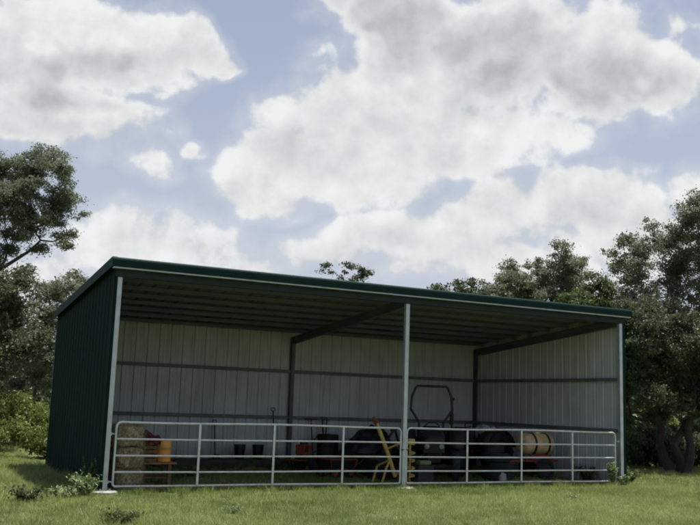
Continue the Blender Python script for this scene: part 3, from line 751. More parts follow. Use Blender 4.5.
# ------------------------------------------------------------------ dark implements between the bays
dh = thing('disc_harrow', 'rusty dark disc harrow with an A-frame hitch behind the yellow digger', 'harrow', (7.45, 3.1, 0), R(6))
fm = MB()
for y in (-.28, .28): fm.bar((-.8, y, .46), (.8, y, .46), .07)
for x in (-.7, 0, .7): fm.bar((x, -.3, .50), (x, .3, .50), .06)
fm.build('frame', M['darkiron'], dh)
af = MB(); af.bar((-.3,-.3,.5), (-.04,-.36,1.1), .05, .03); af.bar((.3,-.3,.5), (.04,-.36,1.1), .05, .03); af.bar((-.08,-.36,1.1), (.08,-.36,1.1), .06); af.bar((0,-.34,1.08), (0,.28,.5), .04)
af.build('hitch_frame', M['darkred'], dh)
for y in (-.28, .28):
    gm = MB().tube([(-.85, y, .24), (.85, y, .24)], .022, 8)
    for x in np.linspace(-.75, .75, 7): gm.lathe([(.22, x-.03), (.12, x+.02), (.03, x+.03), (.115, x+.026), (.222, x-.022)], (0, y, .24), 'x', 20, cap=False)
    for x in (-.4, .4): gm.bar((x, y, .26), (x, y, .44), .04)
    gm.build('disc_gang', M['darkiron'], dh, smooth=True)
# tarpaulin-covered pile
def pile():
    n = 44; vs = []
    for i in range(n+1):
        for j in range(n+1):
            u = (i/n-.5)*2; v = (j/n-.5)*2
            e = (abs(u)**3+abs(v)**3)**(1/3)
            h = max(0, 1-e**3.2)
            z = 1.10*h**.55*(.80+.13*math.sin(u*3.1+1)+.10*math.cos(v*4-u*2)) + .028*math.sin(u*15+v*6)+.022*math.sin(v*19-u*7)
            vs.append((u*1.0+.03*math.sin(v*9), v*.62+.03*math.sin(u*11), max(.012, z)))
    fs = [(i*(n+1)+j, (i+1)*(n+1)+j, (i+1)*(n+1)+j+1, i*(n+1)+j+1) for i in range(n) for j in range(n)]
    o = MB().add(vs, fs).build('tarpaulin_covered_pile', M['tarp'], None, smooth=True); o.location = (7.9, 4.75, 0)
    tag(o, 'low lumpy pile under a black tarpaulin against the back wall behind the harrow', 'covered pile')
pile()

# yellow post hole digger implement
yd = thing('auger_implement', 'worn yellow digging implement with a slanted boom and upright auger by the middle post', 'auger', (6.44, .80, 0))
O = Vector((6.44, .80, 0))
def q_(x, y, z): return Vector((x, y, z))-O
MB().tube([q_(6.42,.78,.16), q_(6.27,.94,.74), q_(6.11,1.16,1.34)], [.046,.046,.042], 12).build('boom', M['yellow'], yd, smooth=True)
MB().tube([q_(6.13,1.13,1.28), q_(6.06,1.20,1.40), q_(6.00,1.2,1.36)], [.055,.052,.03], 8).build('yoke', M['rust'], yd)
for dy in (-.0, .42): MB().tube([q_(6.33,.86,.52), q_(6.22,.82+dy,.36), q_(6.10,.80+dy,.02)], .026, 8).build('leg', M['yellow'], yd, smooth=True)
MB().tube([q_(6.42,.79,.20), q_(6.50,.66,.30), q_(6.64,.55,.40)], .03, 8).build('brace', M['yellow'], yd)
MB().tube([q_(6.27,.94,.74), q_(6.45,.75,.86), q_(6.64,.55,.88)], .022, 8).build('brace', M['yellow'], yd)
MB().tube([q_(6.64,.55,.06), q_(6.64,.55,.96)], .022, 10).build('auger_shaft', M['yellow'], yd)
fl = MB(); vs = []; n = 64
for i in range(n+1):
    a = i/n*2*math.pi*4.5; z = .07+i/n*.72; rr_ = .115
    for r0 in (.02, rr_): vs.append(q_(6.64+r0*math.cos(a), .55+r0*math.sin(a), z))
fl.add(vs, [(2*i, 2*i+1, 2*i+3, 2*i+2) for i in range(n)])
o = fl.build('auger_flight', M['yellow'], yd, smooth=True); s_ = o.modifiers.new('Solidify', 'SOLIDIFY'); s_.thickness = .01
MB().box(q_(6.56,.47,.86), q_(6.72,.63,.99)).build('gearbox', M['yellow'], yd, bevel=.02)

# block stack and can
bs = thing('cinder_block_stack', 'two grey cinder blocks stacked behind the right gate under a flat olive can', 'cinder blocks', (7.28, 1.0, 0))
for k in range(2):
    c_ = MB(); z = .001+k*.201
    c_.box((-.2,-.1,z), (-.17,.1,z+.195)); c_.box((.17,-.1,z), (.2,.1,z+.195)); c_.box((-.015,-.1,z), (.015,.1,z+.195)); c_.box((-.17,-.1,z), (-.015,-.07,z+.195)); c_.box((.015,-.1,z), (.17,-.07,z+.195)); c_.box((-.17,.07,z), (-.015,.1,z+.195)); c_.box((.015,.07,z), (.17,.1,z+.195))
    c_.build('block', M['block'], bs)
oc = thing('fuel_can', 'flat olive green can lying on the cinder blocks', 'can', (7.28, 1.0, .400))
MB().box((-.16,-.10,0), (.14,.10,.10)).build('body', M['olive'], oc, bevel=.025)
MB().lathe([(.022,.14),(.022,.18)], (0,.04,.05), 'x', 12).build('cap', M['black'], oc)
jg = thing('plastic_jug', 'milky white jug with a red cap on the ground behind the right gate', 'jug', (9.02, .42, 0))
MB().lathe([(.07,0.0),(.085,.01),(.085,.17),(.07,.22),(.03,.26),(.025,.28)], sides=20).build('body', M['glasswhite'], jg, smooth=True)
MB().lathe([(.03,.28),(.03,.305)], sides=14).build('cap', M['redpaint'], jg)
MB().tube([(.03,.0,.25),(.085,0,.24),(.10,0,.17),(.083,0,.12)], .011, 6).build('handle', M['glasswhite'], jg)

# ------------------------------------------------------------------ tractors
def tractor(root, paint, rops, stack, seatm):
    for sy in (-1, 1):
        wheel(root, (0, sy*.58, .56), .56, .30, M['darkiron'], name='rear_wheel', rim_mat=M['darkred'], lugs=16)
        wheel(root, (1.42, sy*.50, .33), .33, .17, M['darkiron'], name='front_wheel', rim_mat=M['darkred'], lugs=12)
        # fender: arched plate over the rear wheel
        f_ = MB(); n = 12; vs = []
        for i in range(n+1):
            a = R(15+150*i/n); rr_ = .66
            for y in (sy*.40, sy*.75): vs.append((rr_*math.cos(a), y, .56+rr_*math.sin(a)*.92))
        f_.add(vs, [(2*i, 2*i+1, 2*i+3, 2*i+2) for i in range(n)])
        o = f_.build('fender', paint, root, smooth=True); s_ = o.modifiers.new('Solidify', 'SOLIDIFY'); s_.thickness = .015
    MB().box((-.25,-.24,.42), (.55,.24,.78)).bar((0,-.5,.56), (0,.5,.56), .14).box((.55,-.16,.42), (1.45,.16,.66)).bar((1.42,-.45,.34), (1.42,.45,.34), .09).build('chassis', M['darkiron'], root, bevel=.02)
    hd = MB(); sec = [(.58, .27, .70, 1.12), (.9, .265, .69, 1.12), (1.3, .255, .67, 1.09), (1.6, .24, .66, 1.03), (1.68, .22, .67, .97)]
    vs = []
    for x, hw, z0, z1 in sec:
        vs += [(x,-hw,z0), (x,-hw,z1-.08), (x,-hw+.07,z1), (x,hw-.07,z1), (x,hw,z1-.08), (x,hw,z0)]
    fs = [(6*i+k, 6*i+(k+1) % 6, 6*(i+1)+(k+1) % 6, 6*(i+1)+k) for i in range(len(sec)-1) for k in range(6)] + [(0,1,2,3,4,5), tuple(6*(len(sec)-1)+k for k in (5,4,3,2,1,0))]
    hood = hd.add(vs, fs).build('hood', paint, root, bevel=.012)
    gr = MB()
    for k in range(7): gr.box((1.68,-.19,.69+k*.033), (1.70,.19,.705+k*.033))
    gr.build('grille', M['black'], root)
    for sy in (-1, 1): MB().lathe([(.055,1.66),(.06,1.70),(.055,1.715),(.0,1.725)], (0, sy*.165, .80 if rops else .9), 'x', 18, cap=False).build('headlight', M['lamp'], root, smooth=True)
    MB().box((.42,-.24,.78), (.57,.24,1.18)).build('dashboard', M['black'], root, bevel=.03)
    sw = MB().tube([(.36+.05*math.sin(a)*.5, .17*math.cos(a), 1.22+.17*math.sin(a)*.55) for a in np.linspace(0, 2*math.pi, 21)[:-1]], .014, 8, closed=True).tube([(.5,0,1.05),(.36,0,1.22)], .018, 8).bar((.36,-.16,1.22), (.36,.16,1.22), .012)
    sw.build('steering_wheel', M['black'], root)
    st = MB().box((-.28,-.22,.82), (.14,.22,.92)).box((-.34,-.21,.90), (-.25,.21,1.22), Matrix.Rotation(R(-10), 3, 'Y')); st.build('seat', seatm, root, bevel=.035)
    MB().box((-.05,-.15,.78), (.1,.15,.82)).build('seat_base', M['darkiron'], root)
    MB().box((.14,-.42,.46), (.55,-.243,.49)).build('footboard', M['darkiron'], root)
    MB().box((.14,.243,.46), (.55,.42,.49)).build('footboard', M['darkiron'], root)
    if rops:
        rp = MB().tube([(-.33,.30,.75), (-.33,.30,1.30), (-.33,.52,1.62), (-.34,.49,1.95), (-.36,.40,2.16), (-.36,.36,2.2), (-.36,-.36,2.2), (-.36,-.40,2.16), (-.34,-.49,1.95), (-.33,-.52,1.62), (-.33,-.30,1.30), (-.33,-.30,.75)], .032, 8)
        rp.build('roll_bar', M['black'], root, smooth=True)
    if stack:
        MB().tube([(1.12,0,1.08),(1.12,0,1.86)], .028, 10).lathe([(.05,1.25),(.05,1.55)], (1.12,0,0), sides=14).tube([(1.12,0,1.86),(1.05,0,1.92)], .03, 8).build('exhaust_stack', M['darkiron'], root, smooth=True)
    for p1, p2 in (((-.25,-.25,.45), (-.75,-.33,.42)), ((-.25,.25,.45), (-.75,.33,.42)), ((-.3,0,.8), (-.72,0,.74))): MB().bar(p1, p2, .045, .035).build('hitch_arm', M['darkiron'], root)
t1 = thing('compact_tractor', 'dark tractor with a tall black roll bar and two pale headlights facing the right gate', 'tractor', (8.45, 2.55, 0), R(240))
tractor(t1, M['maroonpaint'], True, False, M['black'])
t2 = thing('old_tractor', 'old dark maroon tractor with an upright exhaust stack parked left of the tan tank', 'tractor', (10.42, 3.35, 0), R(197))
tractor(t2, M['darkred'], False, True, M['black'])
cloth('seat_cover', 10.66, 3.40, 1.16, .25, .26, .30, .12, 'pale grey cloth thrown over the seat of the old maroon tractor', 'cloth', M['grey_cloth'], 5)

# ------------------------------------------------------------------ tank trailer
tt = thing('tank_trailer', 'small red trailer frame with black wheels carrying a tan tank', 'trailer', (11.05, 1.75, 0))
tf = MB()
for y in (-.2, .2): tf.bar((-.5, y, .46), (.5, y, .46), .06)
for x in (-.45, 0, .45): tf.bar((x, -.2, .46), (x, .2, .46), .05)
for x in (-.28, .28):
    tf.bar((x,-.22,.49), (x,-.14,.60), .05, .04); tf.bar((x,.22,.49), (x,.14,.60), .05, .04)
tf.build('frame', M['redpaint'], tt)
MB().box((-.24,-.235,.40), (.26,-.225,.62)).build('side_panel', M['redpaint'], tt)
MB().bar((-.5,0,.46), (-1.05,0,.40), .05).bar((-.5,-.2,.46), (-.85,0,.43), .035).bar((-.5,.2,.46), (-.85,0,.43), .035).build('tongue', M['redpaint'], tt)
MB().bar((0,-.34,.26), (0,.34,.26), .04).bar((0,-.2,.26), (0,-.2,.44), .04).bar((0,.2,.26), (0,.2,.44), .04).build('axle', M['darkiron'], tt)
for sy in (-1, 1): wheel(tt, (0, sy*.34, .26), .26, .14, M['darkiron'], lugs=0)
tk = thing('tan_tank', 'tan horizontal barrel-shaped tank with black straps on the red trailer', 'tank', (11.02, 1.75, .86))
MB().lathe([(.0,-.475),(.11,-.47),(.20,-.445),(.245,-.40),(.262,-.35),(.266,-.2),(.268,0),(.266,.2),(.262,.35),(.245,.40),(.20,.445),(.11,.47),(.0,.475)], axis='x', sides=40, cap=False).build('shell', M['tan'], tk, smooth=True)
for x in (-.17, .25): MB().lathe([(.266,x-.028),(.278,x-.028),(.278,x+.028),(.266,x+.028)], axis='x', sides=40, cap=False).build('strap', M['black'], tk, smooth=True)
MB().lathe([(.08,.25),(.08,.295),(.065,.305)], (.05,0,0), sides=20).build('lid', M['tan'], tk)

# ------------------------------------------------------------------ more dark clutter
def tyre(x, y, z, r, label):
    t_ = tag(MB().lathe([(r*.56,-.09),(r*.60,-.105),(r*.9,-.10),(r,-.07),(r*1.01,0),(r,.07),(r*.9,.10),(r*.60,.105),(r*.56,.09),(r*.585,0),(r*.56,-.09)], (0,0,.106), 'z', 36, cap=False).build('old_tyre', M['rubber'], None, smooth=True), label, 'tyre', 'old tyres lying in a pile')
    t_.location = (x, y, z)
tyre(9.72, 1.55, .0, .36, 'old tyre at the bottom of the pile in the right bay'); tyre(9.78, 1.52, .213, .35, 'old tyre in the middle of the pile in the right bay'); tyre(9.70, 1.58, .426, .33, 'old tyre on top of the pile in the right bay')
def drum(x, y, label):
    d_ = thing('steel_drum', label, 'drum', (x, y, 0), .4, 'dark steel drums')
    MB().lathe([(.27,0),(.285,.01),(.285,.28),(.297,.29),(.285,.30),(.285,.57),(.297,.58),(.285,.59),(.285,.86),(.275,.87),(.262,.855),(.0,.85)], sides=36).build('body', M['darkiron'], d_, smooth=True)
    MB().lathe([(.03,.85),(.03,.875)], (.15,0,0), sides=12).build('bung', M['rust'], d_)
drum(10.12, 2.3, 'dark steel drum standing between the old tractor and the tan tank'); drum(9.32, 4.9, 'dark steel drum standing far back behind the compact tractor'); drum(6.95, 5.3, 'dark steel drum near the back wall beside the black tarpaulin')
pl_ = thing('wooden_pallet', 'dark wooden pallet leaning on the back wall behind the tractors', 'pallet', (10.6, 5.55, 0)); pl_.rotation_euler = (R(-14), 0, 0)
for k in range(7): MB().box((-.55, -.012, .02+k*.16), (.55, .010, .12+k*.16)).build('slat', M['timber'], pl_)
for x in (-.5, 0, .5): MB().box((x-.03, .012, .0), (x+.03, .10, 1.12)).build('runner', M['timber'], pl_)
bn = thing('storage_bin', 'low black bin with a lid between the harrow and the post', 'bin', (6.75, 2.0, 0), .25)
MB().add([(-.28,-.18,0),(.28,-.18,0),(.28,.18,0),(-.28,.18,0),(-.33,-.22,.42),(.33,-.22,.42),(.33,.22,.42),(-.33,.22,.42)], [(3,2,1,0),(4,5,6,7),(0,1,5,4),(1,2,6,5),(2,3,7,6),(3,0,4,7)]).build('body', M['black'], bn, bevel=.02)
MB().box((-.35,-.24,.422), (.35,.24,.46)).build('lid', M['black'], bn, bevel=.012)

# ------------------------------------------------------------------ plants
def leaf_quads(c, L_, up=.35, wr=.55):
    n = len(c)
    a = rng.normal(size=(n,3)); a /= np.linalg.norm(a, axis=1)[:,None]
    nrm = rng.normal(size=(n,3)); nrm[:,2] += up*2; b = np.cross(a, nrm); b /= np.linalg.norm(b, axis=1)[:,None]+1e-9
    L_ = L_*(.6+.8*rng.random(n))
    v = np.empty((n,4,3))
    v[:,0] = c-a*L_[:,None]/2; v[:,1] = c+b*(L_*wr/2)[:,None]-a*(L_*.08)[:,None]; v[:,2] = c+a*L_[:,None]/2; v[:,3] = c-b*(L_*wr/2)[:,None]-a*(L_*.08)[:,None]
    return v.reshape(-1,3)

def tree(name, label, base, clumps, mt, leaf=.10, dens=1.0, tr=.16, group=None, fork=None, sub_r=.20, cat='tree', squash=.85, twigs=True, trunks=1, origin_z=0, tone0=.0):
    """clumps: list of world (x,y,z,r)"""
    bz = float(gz(base[0], base[1]))
    root = thing(name, label, cat, (base[0], base[1], bz), 0, group)
    B0 = np.array([base[0], base[1], bz])
    tb = MB(); C_ = []; T_ = []
    cl = np.array([c[:3] for c in clumps]); zc = cl[:,2].mean(); zmin = cl[:,2].min()
    cen = cl.mean(0)
    forkz = fork if fork is not None else max(.6, zmin-B0[2]-.4)*.75
    stems = []
    for t in range(trunks):
        ang = rng.uniform(0, 6.28); fp = np.array([ (cen[0]-B0[0])*.45 + (math.cos(ang)*.5*(trunks > 1)), (cen[1]-B0[1])*.45 + (math.sin(ang)*.5*(trunks > 1)), forkz])
        mid = fp*.5 + np.array([rng.normal()*.22, rng.normal()*.22, 0])*min(forkz, 2.2)/2; bs_ = np.array([math.cos(ang), math.sin(ang), 0])*tr*1.1*(trunks > 1)
        tb.tube([bs_-np.array([0,0,.1]), mid*.5+bs_, mid, fp*.8+np.array([rng.normal()*.05, rng.normal()*.05, 0]), fp], [tr*1.35, tr*1.05, tr*.95, tr*.85, tr*.78], 9)
        stems.append(fp)
    order = np.argsort(cl[:,2]); nodes = [(s, tr*.7) for s in stems]
    for i in order:
        x, y, z, r = clumps[i]
        tgt = np.array([x, y, z])-B0
        # attach to the nearest lower node
        best = min(nodes, key=lambda q: np.linalg.norm(q[0]-tgt)+ (3 if q[0][2] > tgt[2]+.2 else 0) + .25*np.linalg.norm(q[0]-stems[0]))
        p0 = best[0]; r0 = min(best[1], max(.03, tr*.55))
        m1 = p0*.6+tgt*.4 + rng.normal(size=3)*.10*np.linalg.norm(tgt-p0); m2 = p0*.25+tgt*.75+rng.normal(size=3)*.07*np.linalg.norm(tgt-p0)
        tb.tube([p0, m1, m2, tgt], [r0, r0*.75, r0*.52, r0*.34], 6)
        nodes.append((m2, r0*.5)); nodes.append((m1, r0*.7))
        # sub clusters
        ns = max(4, int(22*dens*(r/.7)**2)+3)
        d = rng.normal(size=(ns,3)); d /= np.linalg.norm(d, axis=1)[:,None]; rad = rng.random(ns)**.45
        sc = tgt + d*rad[:,None]*np.array([r, r, r*squash])
        for c in sc:
            if twigs and rng.random() < .7:
                tb.tube([tgt+(c-tgt)*.05, tgt+(c-tgt)*.55+rng.normal(size=3)*.05, c], [.016, .011, .005], 3, cap=False)
            sr = min(sub_r, r*.5)*rng.uniform(.6, 1.35)
            nl = int(95*dens*(sr/.2)**2*(.10/leaf)**1.6*rng.uniform(.6, 1.3))+4
            p = c + rng.normal(size=(nl,3))*np.array([sr, sr, sr*.62])*.62
            C_.append(p); T_.append(np.full(nl, rng.uniform(0, .55)))
    C_ = np.concatenate(C_); T_ = np.concatenate(T_)
    tone = np.clip(T_+tone0+rng.random(len(C_))*.45, 0, 1)
    tb.build('trunk', M['bark'], root, smooth=True)
    fast_mesh('crown', leaf_quads(C_, np.full(len(C_), leaf)), 4, mt, root, tone)
    return root

def clumps_at(depth, lst, spread=1.0):
    out = []
    for lat, z, r in lst:
        p = P(depth+rng.uniform(-spread, spread), lat); out.append((p.x, p.y, z, r))
    return out

TR = {
'A': (33, [(-12.7, 9.0, .6), (-13.3, 9.0, .7), (-11.9, 7.6, .5), (-11.5, 10.2, 0.88), (-12.4, 9.8, 0.96), (-13.5, 10.0, 1.1), (-10.8, 9.1, 0.63), (-11.8, 9.0, 0.66), (-11.3, 8.0, 0.74), (-10.6, 7.4, 0.48), (-12.6, 7.6, 0.59), (-14.0, 8.2, 1.33), (-10.2, 8.4, 0.26), (-11.4, 6.9, 0.37), (-13.2, 6.5, 0.66), (-12.1, 10.6, 0.44)]) ,
'B1': (27, [(-10.9, 4.4, 1.02), (-10.2, 4.7, 0.72), (-10.4, 3.6, 1.02), (-10.8, 2.3, 0.9), (-9.6, 3.1, 0.78), (-10.3, 5.3, 0.42)]) ,
'B2': (31, [(-9.9, 5.2, .5), (-11.8, 4.6, .8), (-9.7, 4.3, .6), (-10.7, 5.2, 0.69), (-10.3, 4.2, 0.9), (-10.9, 2.8, 0.9), (-10.0, 3.0, 0.76), (-10.4, 2.0, 0.48), (-11.1, 5.7, 0.35), (-10.0, 5.6, 0.31), (-11.5, 1.9, 0.42)]) ,
'B3': (38, [(-11.5, 6.2, 0.59), (-11.8, 5.3, 0.85), (-11.0, 4.4, 1.02), (-11.4, 3.2, 1.1), (-11.7, 6.6, 0.34), (-10.8, 5.7, 0.85)]) ,
'S1': (46, [(-1.2, 8.6, 0.31), (-0.9, 8.4, 0.21), (-1.4, 7.5, 0.51), (-1.0, 7.0, 0.72)]) ,
'S2': (46, [(0.0, 8.8, 0.31), (-0.3, 8.4, 0.21), (0.5, 8.5, 0.31), (0.9, 8.2, 0.36), (0.0, 7.9, 0.51), (0.6, 7.3, 0.82)]) ,
'C': (50, [(8.9, 8.4, .6), (9.4, 8.0, .8), (4.9, 8.0, .4), (8.0, 7.6, .9), (6.6, 7.9, .8), (5.2, 7.4, .8), (5.3, 8.2, 0.56), (6.1, 8.5, 0.5), (7.0, 8.6, 0.56), (7.8, 8.2, 0.56), (8.4, 7.8, 1.12), (5.9, 7.1, 1.34), (7.3, 7.2, 1.34), (4.5, 7.5, 0.67)]) ,
'D1': (42, [(7.9, 7.9, .5), (7.2, 6.8, .7), (8.6, 6.9, .7), (8.3, 8.5, .3), (7.7, 8.4, 0.42), (7.4, 7.7, 0.56), (8.2, 7.9, 0.56), (8.0, 7.1, 0.94), (6.9, 7.3, 0.47), (8.7, 7.3, 0.66), (8.9, 8.4, 0.38)]) ,
'D2': (40, [(9.6, 7.5, .7), (9.0, 6.6, .8), (10.2, 6.6, .8), (9.0, 7.8, .5), (10.3, 7.9, .45), (9.7, 8.4, .4), (9.4, 8.8, 0.4), (9.2, 8.1, 0.58), (9.9, 8.0, 0.54), (8.8, 7.3, 0.71), (10.3, 7.3, 0.71), (9.6, 6.7, 1.07), (10.5, 8.4, 0.27), (8.7, 8.5, 0.22)]) ,
'D3': (37, [(10.4, 6.3, .7), (9.8, 5.8, .8), (11.1, 5.8, .8), (10.8, 6.9, .4), (10.3, 7.0, 0.5), (10.0, 6.4, 0.66), (10.8, 6.3, 0.66), (9.5, 6.3, 0.58), (10.5, 5.5, 0.91), (11.4, 5.1, 0.83)]) ,
'E': (29, [(11.6, 5.7, .6), (12.4, 5.4, .7), (11.2, 5.0, .6), (10.6, 6.0, .5), (12.2, 6.2, .6), (11.2, 7.9, .5), (10.6, 7.7, .4), (11.6, 7.7, .5), (9.8, 7.2, .4), (11.9, 8.4, .6), (10.9, 6.9, .5), (10.8, 7.3, .45), (10.5, 7.2, .35), (9.1, 7.4, .28), (10.9, 6.5, .5), (9.3, 6.3, .5), (10.3, 5.2, .7), (11.4, 6.2, .7), (9.3, 5.0, .6), (9.4, 7.3, 0.39), (9.9, 7.6, 0.32), (9.1, 6.8, 0.42), (9.7, 6.8, 0.58), (8.7, 6.4, 0.26), (10.3, 6.6, 0.45), (9.4, 6.0, 0.52), (10.1, 5.7, 0.58), (10.8, 5.9, 0.65), (11.0, 8.2, 0.49), (11.5, 8.5, 0.65), (11.3, 7.4, 0.52), (12.0, 6.8, 0.97), (8.9, 5.4, 0.45), (8.5, 7.1, 0.1), (10.4, 7.8, 0.16), (9.5, 7.9, 0.16), (12.3, 7.7, 0.78)]) ,
'F': (27, [(8.5, 1.6, .45), (9.6, 1.7, .4), (8.4, 3.0, .5), (10.2, 2.0, .45), (11.4, 2.4, .6), (10.9, 3.0, .6), (9.0, 2.1, .5), (8.6, 2.4, .4), (10.9, 1.9, .5), (9.3, 1.9, .3), (8.6, 3.9, .75), (9.1, 4.7, .7), (9.0, 2.7, .45), (8.7, 4.5, 0.72), (9.5, 4.2, 0.72), (10.2, 4.1, 0.72), (9.2, 3.5, 0.72), (9.9, 3.2, 0.66), (8.6, 3.6, 0.48), (8.7, 2.9, 0.42), (10.5, 2.6, 0.66), (9.6, 2.6, 0.36), (11.1, 3.7, 0.9), (11.0, 2.3, 0.6)]) ,
'G': (34, [(11.3, 4.0, 1.2), (12.6, 3.2, 1.0), (13.6, 3.6, 1.2), (14.2, 4.8, 1.3), (10.6, 4.9, 0.76), (11.4, 3.4, 0.91), (10.7, 2.2, 0.53), (12.5, 4.5, 1.14), (10.4, 3.1, 0.61), (12.9, 2.7, 0.68), (10.2, 4.1, 0.53)]) ,
}
def T(key, name, label, blat, mt, group, extra=(), spread=.8, **kw):
    d, l = TR[key]; b = P(d, blat)
    tree(name, label, (b.x, b.y), clumps_at(d, list(l)+list(extra), spread), mt, group=group, **kw)
LEFTG, RIGHTG, BACKG = 'trees left of the shed', 'trees right of the shed', 'trees standing behind the shed'
T('A', 'oak_tree', 'tall open crowned tree rising highest at the left edge', -14.6, M['leafgrey'], LEFTG, extra=[(-12.3, 8.2, .5), (-12.9, 8.8, .7), (-12.2, 8.3, .55), (-11.1, 8.6, .5), (-10.9, 10.0, .4), (-13.0, 7.0, .5)], dens=1.0, tr=.26, fork=4.8, leaf=.08)
T('B1', 'oak_tree', 'dense low dark tree at the far left edge below the tall open one', -10.9, M['leafdark'], LEFTG, dens=1.0, tr=.16)
T('B2', 'oak_tree', 'dense dark tree closest to the green shed wall on its left', -11.0, M['leafgrey'], LEFTG, dens=.9, tr=.14)
T('B3', 'oak_tree', 'tree behind the left trees just showing above the green wall corner', -11.6, M['leafgrey'], LEFTG, dens=.8, leaf=.12)
lowS = [(-1.3, 5.6, 1.3), (-.4, 5.0, 1.4)]
T('S1', 'tree', 'left of the two small tree tops showing above the middle of the roof', -1.2, M['leafdark'], BACKG, extra=lowS, leaf=.13, dens=.8, spread=.3)
T('S2', 'tree', 'right of the two small tree tops showing above the middle of the roof', .5, M['leafdark'], BACKG, extra=[(1.4, 5.9, 1.3), (.4, 5.0, 1.4)], leaf=.13, dens=.8, spread=.3)
T('C', 'tree', 'broad low topped tree line behind the roof right of the middle post', 6.6, M['leafdark'], BACKG, extra=[(6.5, 5, 1.8)], leaf=.16, dens=.7)
T('D1', 'tree', 'pale grey green tree with open top behind the right half of the roof', 8.0, M['leafgrey'], BACKG, extra=[(8.0, 5.2, 1.6)], leaf=.10, dens=.95, tone0=.25)
T('D2', 'tree', 'tallest pale tree behind the roof near its right end', 9.5, M['leafgrey'], BACKG, extra=[(9.6, 5.0, 1.6)], leaf=.10, dens=.95, tone0=.2)
T('D3', 'tree', 'fresh green tree directly above the right end of the roof', 10.4, M['leafmid'], BACKG, extra=[(10.8, 4.0, 1.2)], leaf=.11, dens=.95, tone0=.1)
T('E', 'oak_tree', 'tall spreading grey green oak at the right edge with bare limbs showing', 12.6, M['leafgrey'], RIGHTG, dens=.85, tr=.105, fork=2.6, leaf=.075, trunks=3)
T('F', 'oak_tree', 'low dark drooping tree right beside the right corner of the shed', 9.9, M['leafdark'], RIGHTG, dens=1.0, tr=.13, fork=1.6, trunks=3, leaf=.09)
T('G', 'oak_tree', 'dark tree behind the drooping one right of the shed', 11.6, M['leafdark'], RIGHTG, dens=.9, tr=.15, fork=1.6, trunks=2, leaf=.11)

# sunlit shrubs
def shrub(depth, lat, h, r, label, mt=None, group='sunlit shrubs left of the shed', dens=1.0, leaf=.09):
    p = P(depth, lat)
    cl = [(p.x+rng.normal()*r*.5, p.y+rng.normal()*r*.4, max(.25, h*rng.uniform(.25, .85)), r*rng.uniform(.4, .7)) for _ in range(6)]
    tree('shrub', label, (p.x, p.y), cl, mt or M['leafbright'], leaf=leaf, dens=dens, tr=.03, cat='shrub', group=group, fork=.15, twigs=False, sub_r=.18)
shrub(24, -9.2, 1.15, .8, 'yellow green shrub at the far left edge of the clearing', leaf=.07)
shrub(24.5, -8.0, 1.3, .8, 'bushiest yellow green shrub, beside the back corner of the green wall', leaf=.07)
shrub(29, -10.6, 1.7, .9, 'tall sunlit shrub in the middle of the left clearing')
shrub(33, -12.4, 1.6, 1.0, 'pale sunlit shrub deep in the left clearing near the frame edge')
shrub(34, -11.0, 1.5, 1.0, 'pale sunlit shrub deep in the left clearing close to the shed')
for (d, l, h, lab) in ((48, 16.2, 1.8, 'bright yellow shrub seen through the gap under the right trees, nearer the shed'), (50, 17.0, 1.9, 'bright yellow shrub seen through the gap under the right trees, nearer the edge')):
    shrub(d, l, h, 1.1, lab, group='sunlit shrubs beyond the right trees', leaf=.14)
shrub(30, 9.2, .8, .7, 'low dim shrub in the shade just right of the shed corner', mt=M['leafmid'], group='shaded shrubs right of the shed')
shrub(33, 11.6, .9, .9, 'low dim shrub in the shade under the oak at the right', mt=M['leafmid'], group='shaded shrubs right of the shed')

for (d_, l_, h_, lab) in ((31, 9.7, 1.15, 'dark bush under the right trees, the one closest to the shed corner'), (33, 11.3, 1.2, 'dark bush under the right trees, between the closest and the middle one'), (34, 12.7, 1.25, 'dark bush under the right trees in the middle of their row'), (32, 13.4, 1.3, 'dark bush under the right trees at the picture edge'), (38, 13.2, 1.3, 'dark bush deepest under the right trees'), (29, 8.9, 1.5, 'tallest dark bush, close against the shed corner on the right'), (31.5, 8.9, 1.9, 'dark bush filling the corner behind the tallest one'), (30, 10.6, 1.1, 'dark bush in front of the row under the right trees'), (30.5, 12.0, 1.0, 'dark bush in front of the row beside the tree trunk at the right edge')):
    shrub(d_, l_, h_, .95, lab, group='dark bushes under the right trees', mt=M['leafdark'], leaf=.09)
# far wood, nobody could count it
def far_wood():
    C_ = []; T_ = []
    for k in range(800):
        th = rng.uniform(-.62, .62); d = rng.uniform(62, 95); p = P(d, d*math.tan(th))
        top = 5.2+2.4*vnoise(p.x, p.y, .12, 41)
        z = .3+(top-.3)*rng.random()**1.3; r = rng.uniform(.9, 1.8)
        n = 190
        q = np.array([p.x, p.y, z]) + rng.normal(size=(n,3))*np.array([r, r, r*.8])*.7
        C_.append(q); T_.append(np.full(n, rng.uniform(0, .5)))
    C_ = np.concatenate(C_); T_ = np.concatenate(T_); C_[:,2] = np.maximum(C_[:,2], .1)
    o = fast_mesh('distant_wood', leaf_quads(C_, np.full(len(C_), .42), wr=.7), 4, M['leafdark'], None, np.clip(T_+.4*rng.random(len(C_)), 0, 1))
    o['kind'] = 'stuff'; o['label'] = 'far wood closing the pasture behind the shed'; o['category'] = 'wood'
far_wood()

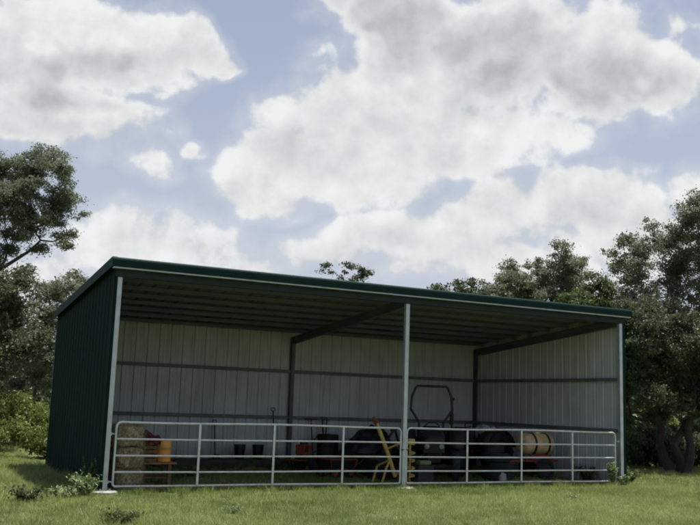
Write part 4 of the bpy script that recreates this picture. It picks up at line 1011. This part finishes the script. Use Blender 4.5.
# weeds
def weed(x, y, h, r, n, label, wide=.5, leaf=.07, group='leafy weeds by the posts', mt=None):
    z = float(gz(x, y)); root = thing('weed', label, 'weed', (x, y, z), 0, group)
    sm = MB(); C_ = []
    for k in range(n):
        a = rng.uniform(0, 6.28); l = rng.uniform(.2, 1)*r; hh = h*rng.uniform(.55, 1)
        top = np.array([math.cos(a)*l, math.sin(a)*l, hh]); mid = top*np.array([.45, .45, .6])
        sm.tube([(top[0]*.08, top[1]*.08, 0), mid, top], [.005, .004, .002], 4, cap=False)
        for u in np.linspace(.2, 1, 12):
            p = (mid*(u*2) if u < .5 else mid+(top-mid)*(u*2-1)); C_.append(p+rng.normal(size=(2,3))*.028)
    C_ = np.concatenate(C_)
    sm.build('stems', M['leafweed'], root)
    fast_mesh('leaves', leaf_quads(C_, np.full(len(C_), leaf), up=.8, wr=wide), 4, mt or M['leafweed'], root, np.clip(rng.random(len(C_)), 0, 1))
weed(-.42, -.42, .38, .28, 28, 'largest pale weed clump, in front of the green wall beside the corner post')
weed(-.80, -.65, .18, .28, 16, 'low pale weed clump left of the largest one')
weed(-.28, .12, .62, .16, 14, 'dark thin weed standing against the green wall', mt=M['leafmid'])
weed(-1.45, -1.0, .24, .42, 24, 'flat weed clump at the left frame edge in the grass', mt=M['leafmid'])
weed(11.78, -.14, .58, .13, 20, 'weed climbing the right end of the right gate')
weed(12.1, -.2, .24, .12, 10, 'short weed at the foot of the right corner post')
weed(11.9, .9, .42, .4, 22, 'dim weeds inside the shed by the right wall', mt=M['leafmid'])
weed(12.75, .3, .38, .35, 22, 'dull weed clump just outside the right wall', mt=M['leafmid'])
weed(-.55, -3.75, .16, .32, 34, 'dark flat weed patch in the mown grass nearest the camera', mt=M['leafmid'], leaf=.05)
weed(1.3, -3.1, .09, .2, 14, 'small flat weed patch in the lawn in front of the hay bales', mt=M['leafweed'], leaf=.04, group='flat weeds in the lawn')
weed(8.4, -2.6, .08, .2, 10, 'flat weed patch in the lawn in front of the compact tractor', mt=M['leafweed'], leaf=.04, group='flat weeds in the lawn')
weed(2.55, 3.1, .22, .3, 22, 'pale green weed growing on the shed floor behind the left gate')

# ------------------------------------------------------------------ render settings
scene.view_settings.view_transform = 'Standard'; scene.view_settings.look = 'None'
scene.view_settings.exposure = .75; scene.view_settings.gamma = 1; scene.view_settings.use_curve_mapping = False
scene.render.engine = 'CYCLES'
scene.cycles.use_denoising = True
scene.cycles.max_bounces = 8; scene.cycles.diffuse_bounces = 4; scene.cycles.transmission_bounces = 4
scene.cycles.caustics_reflective = False; scene.cycles.caustics_refractive = False
scene.cycles.sample_clamp_indirect = 8
scene.cycles.filter_width = 2.0
scene.cycles.use_adaptive_sampling = True; scene.cycles.adaptive_threshold = .02; scene.cycles.adaptive_min_samples = 12
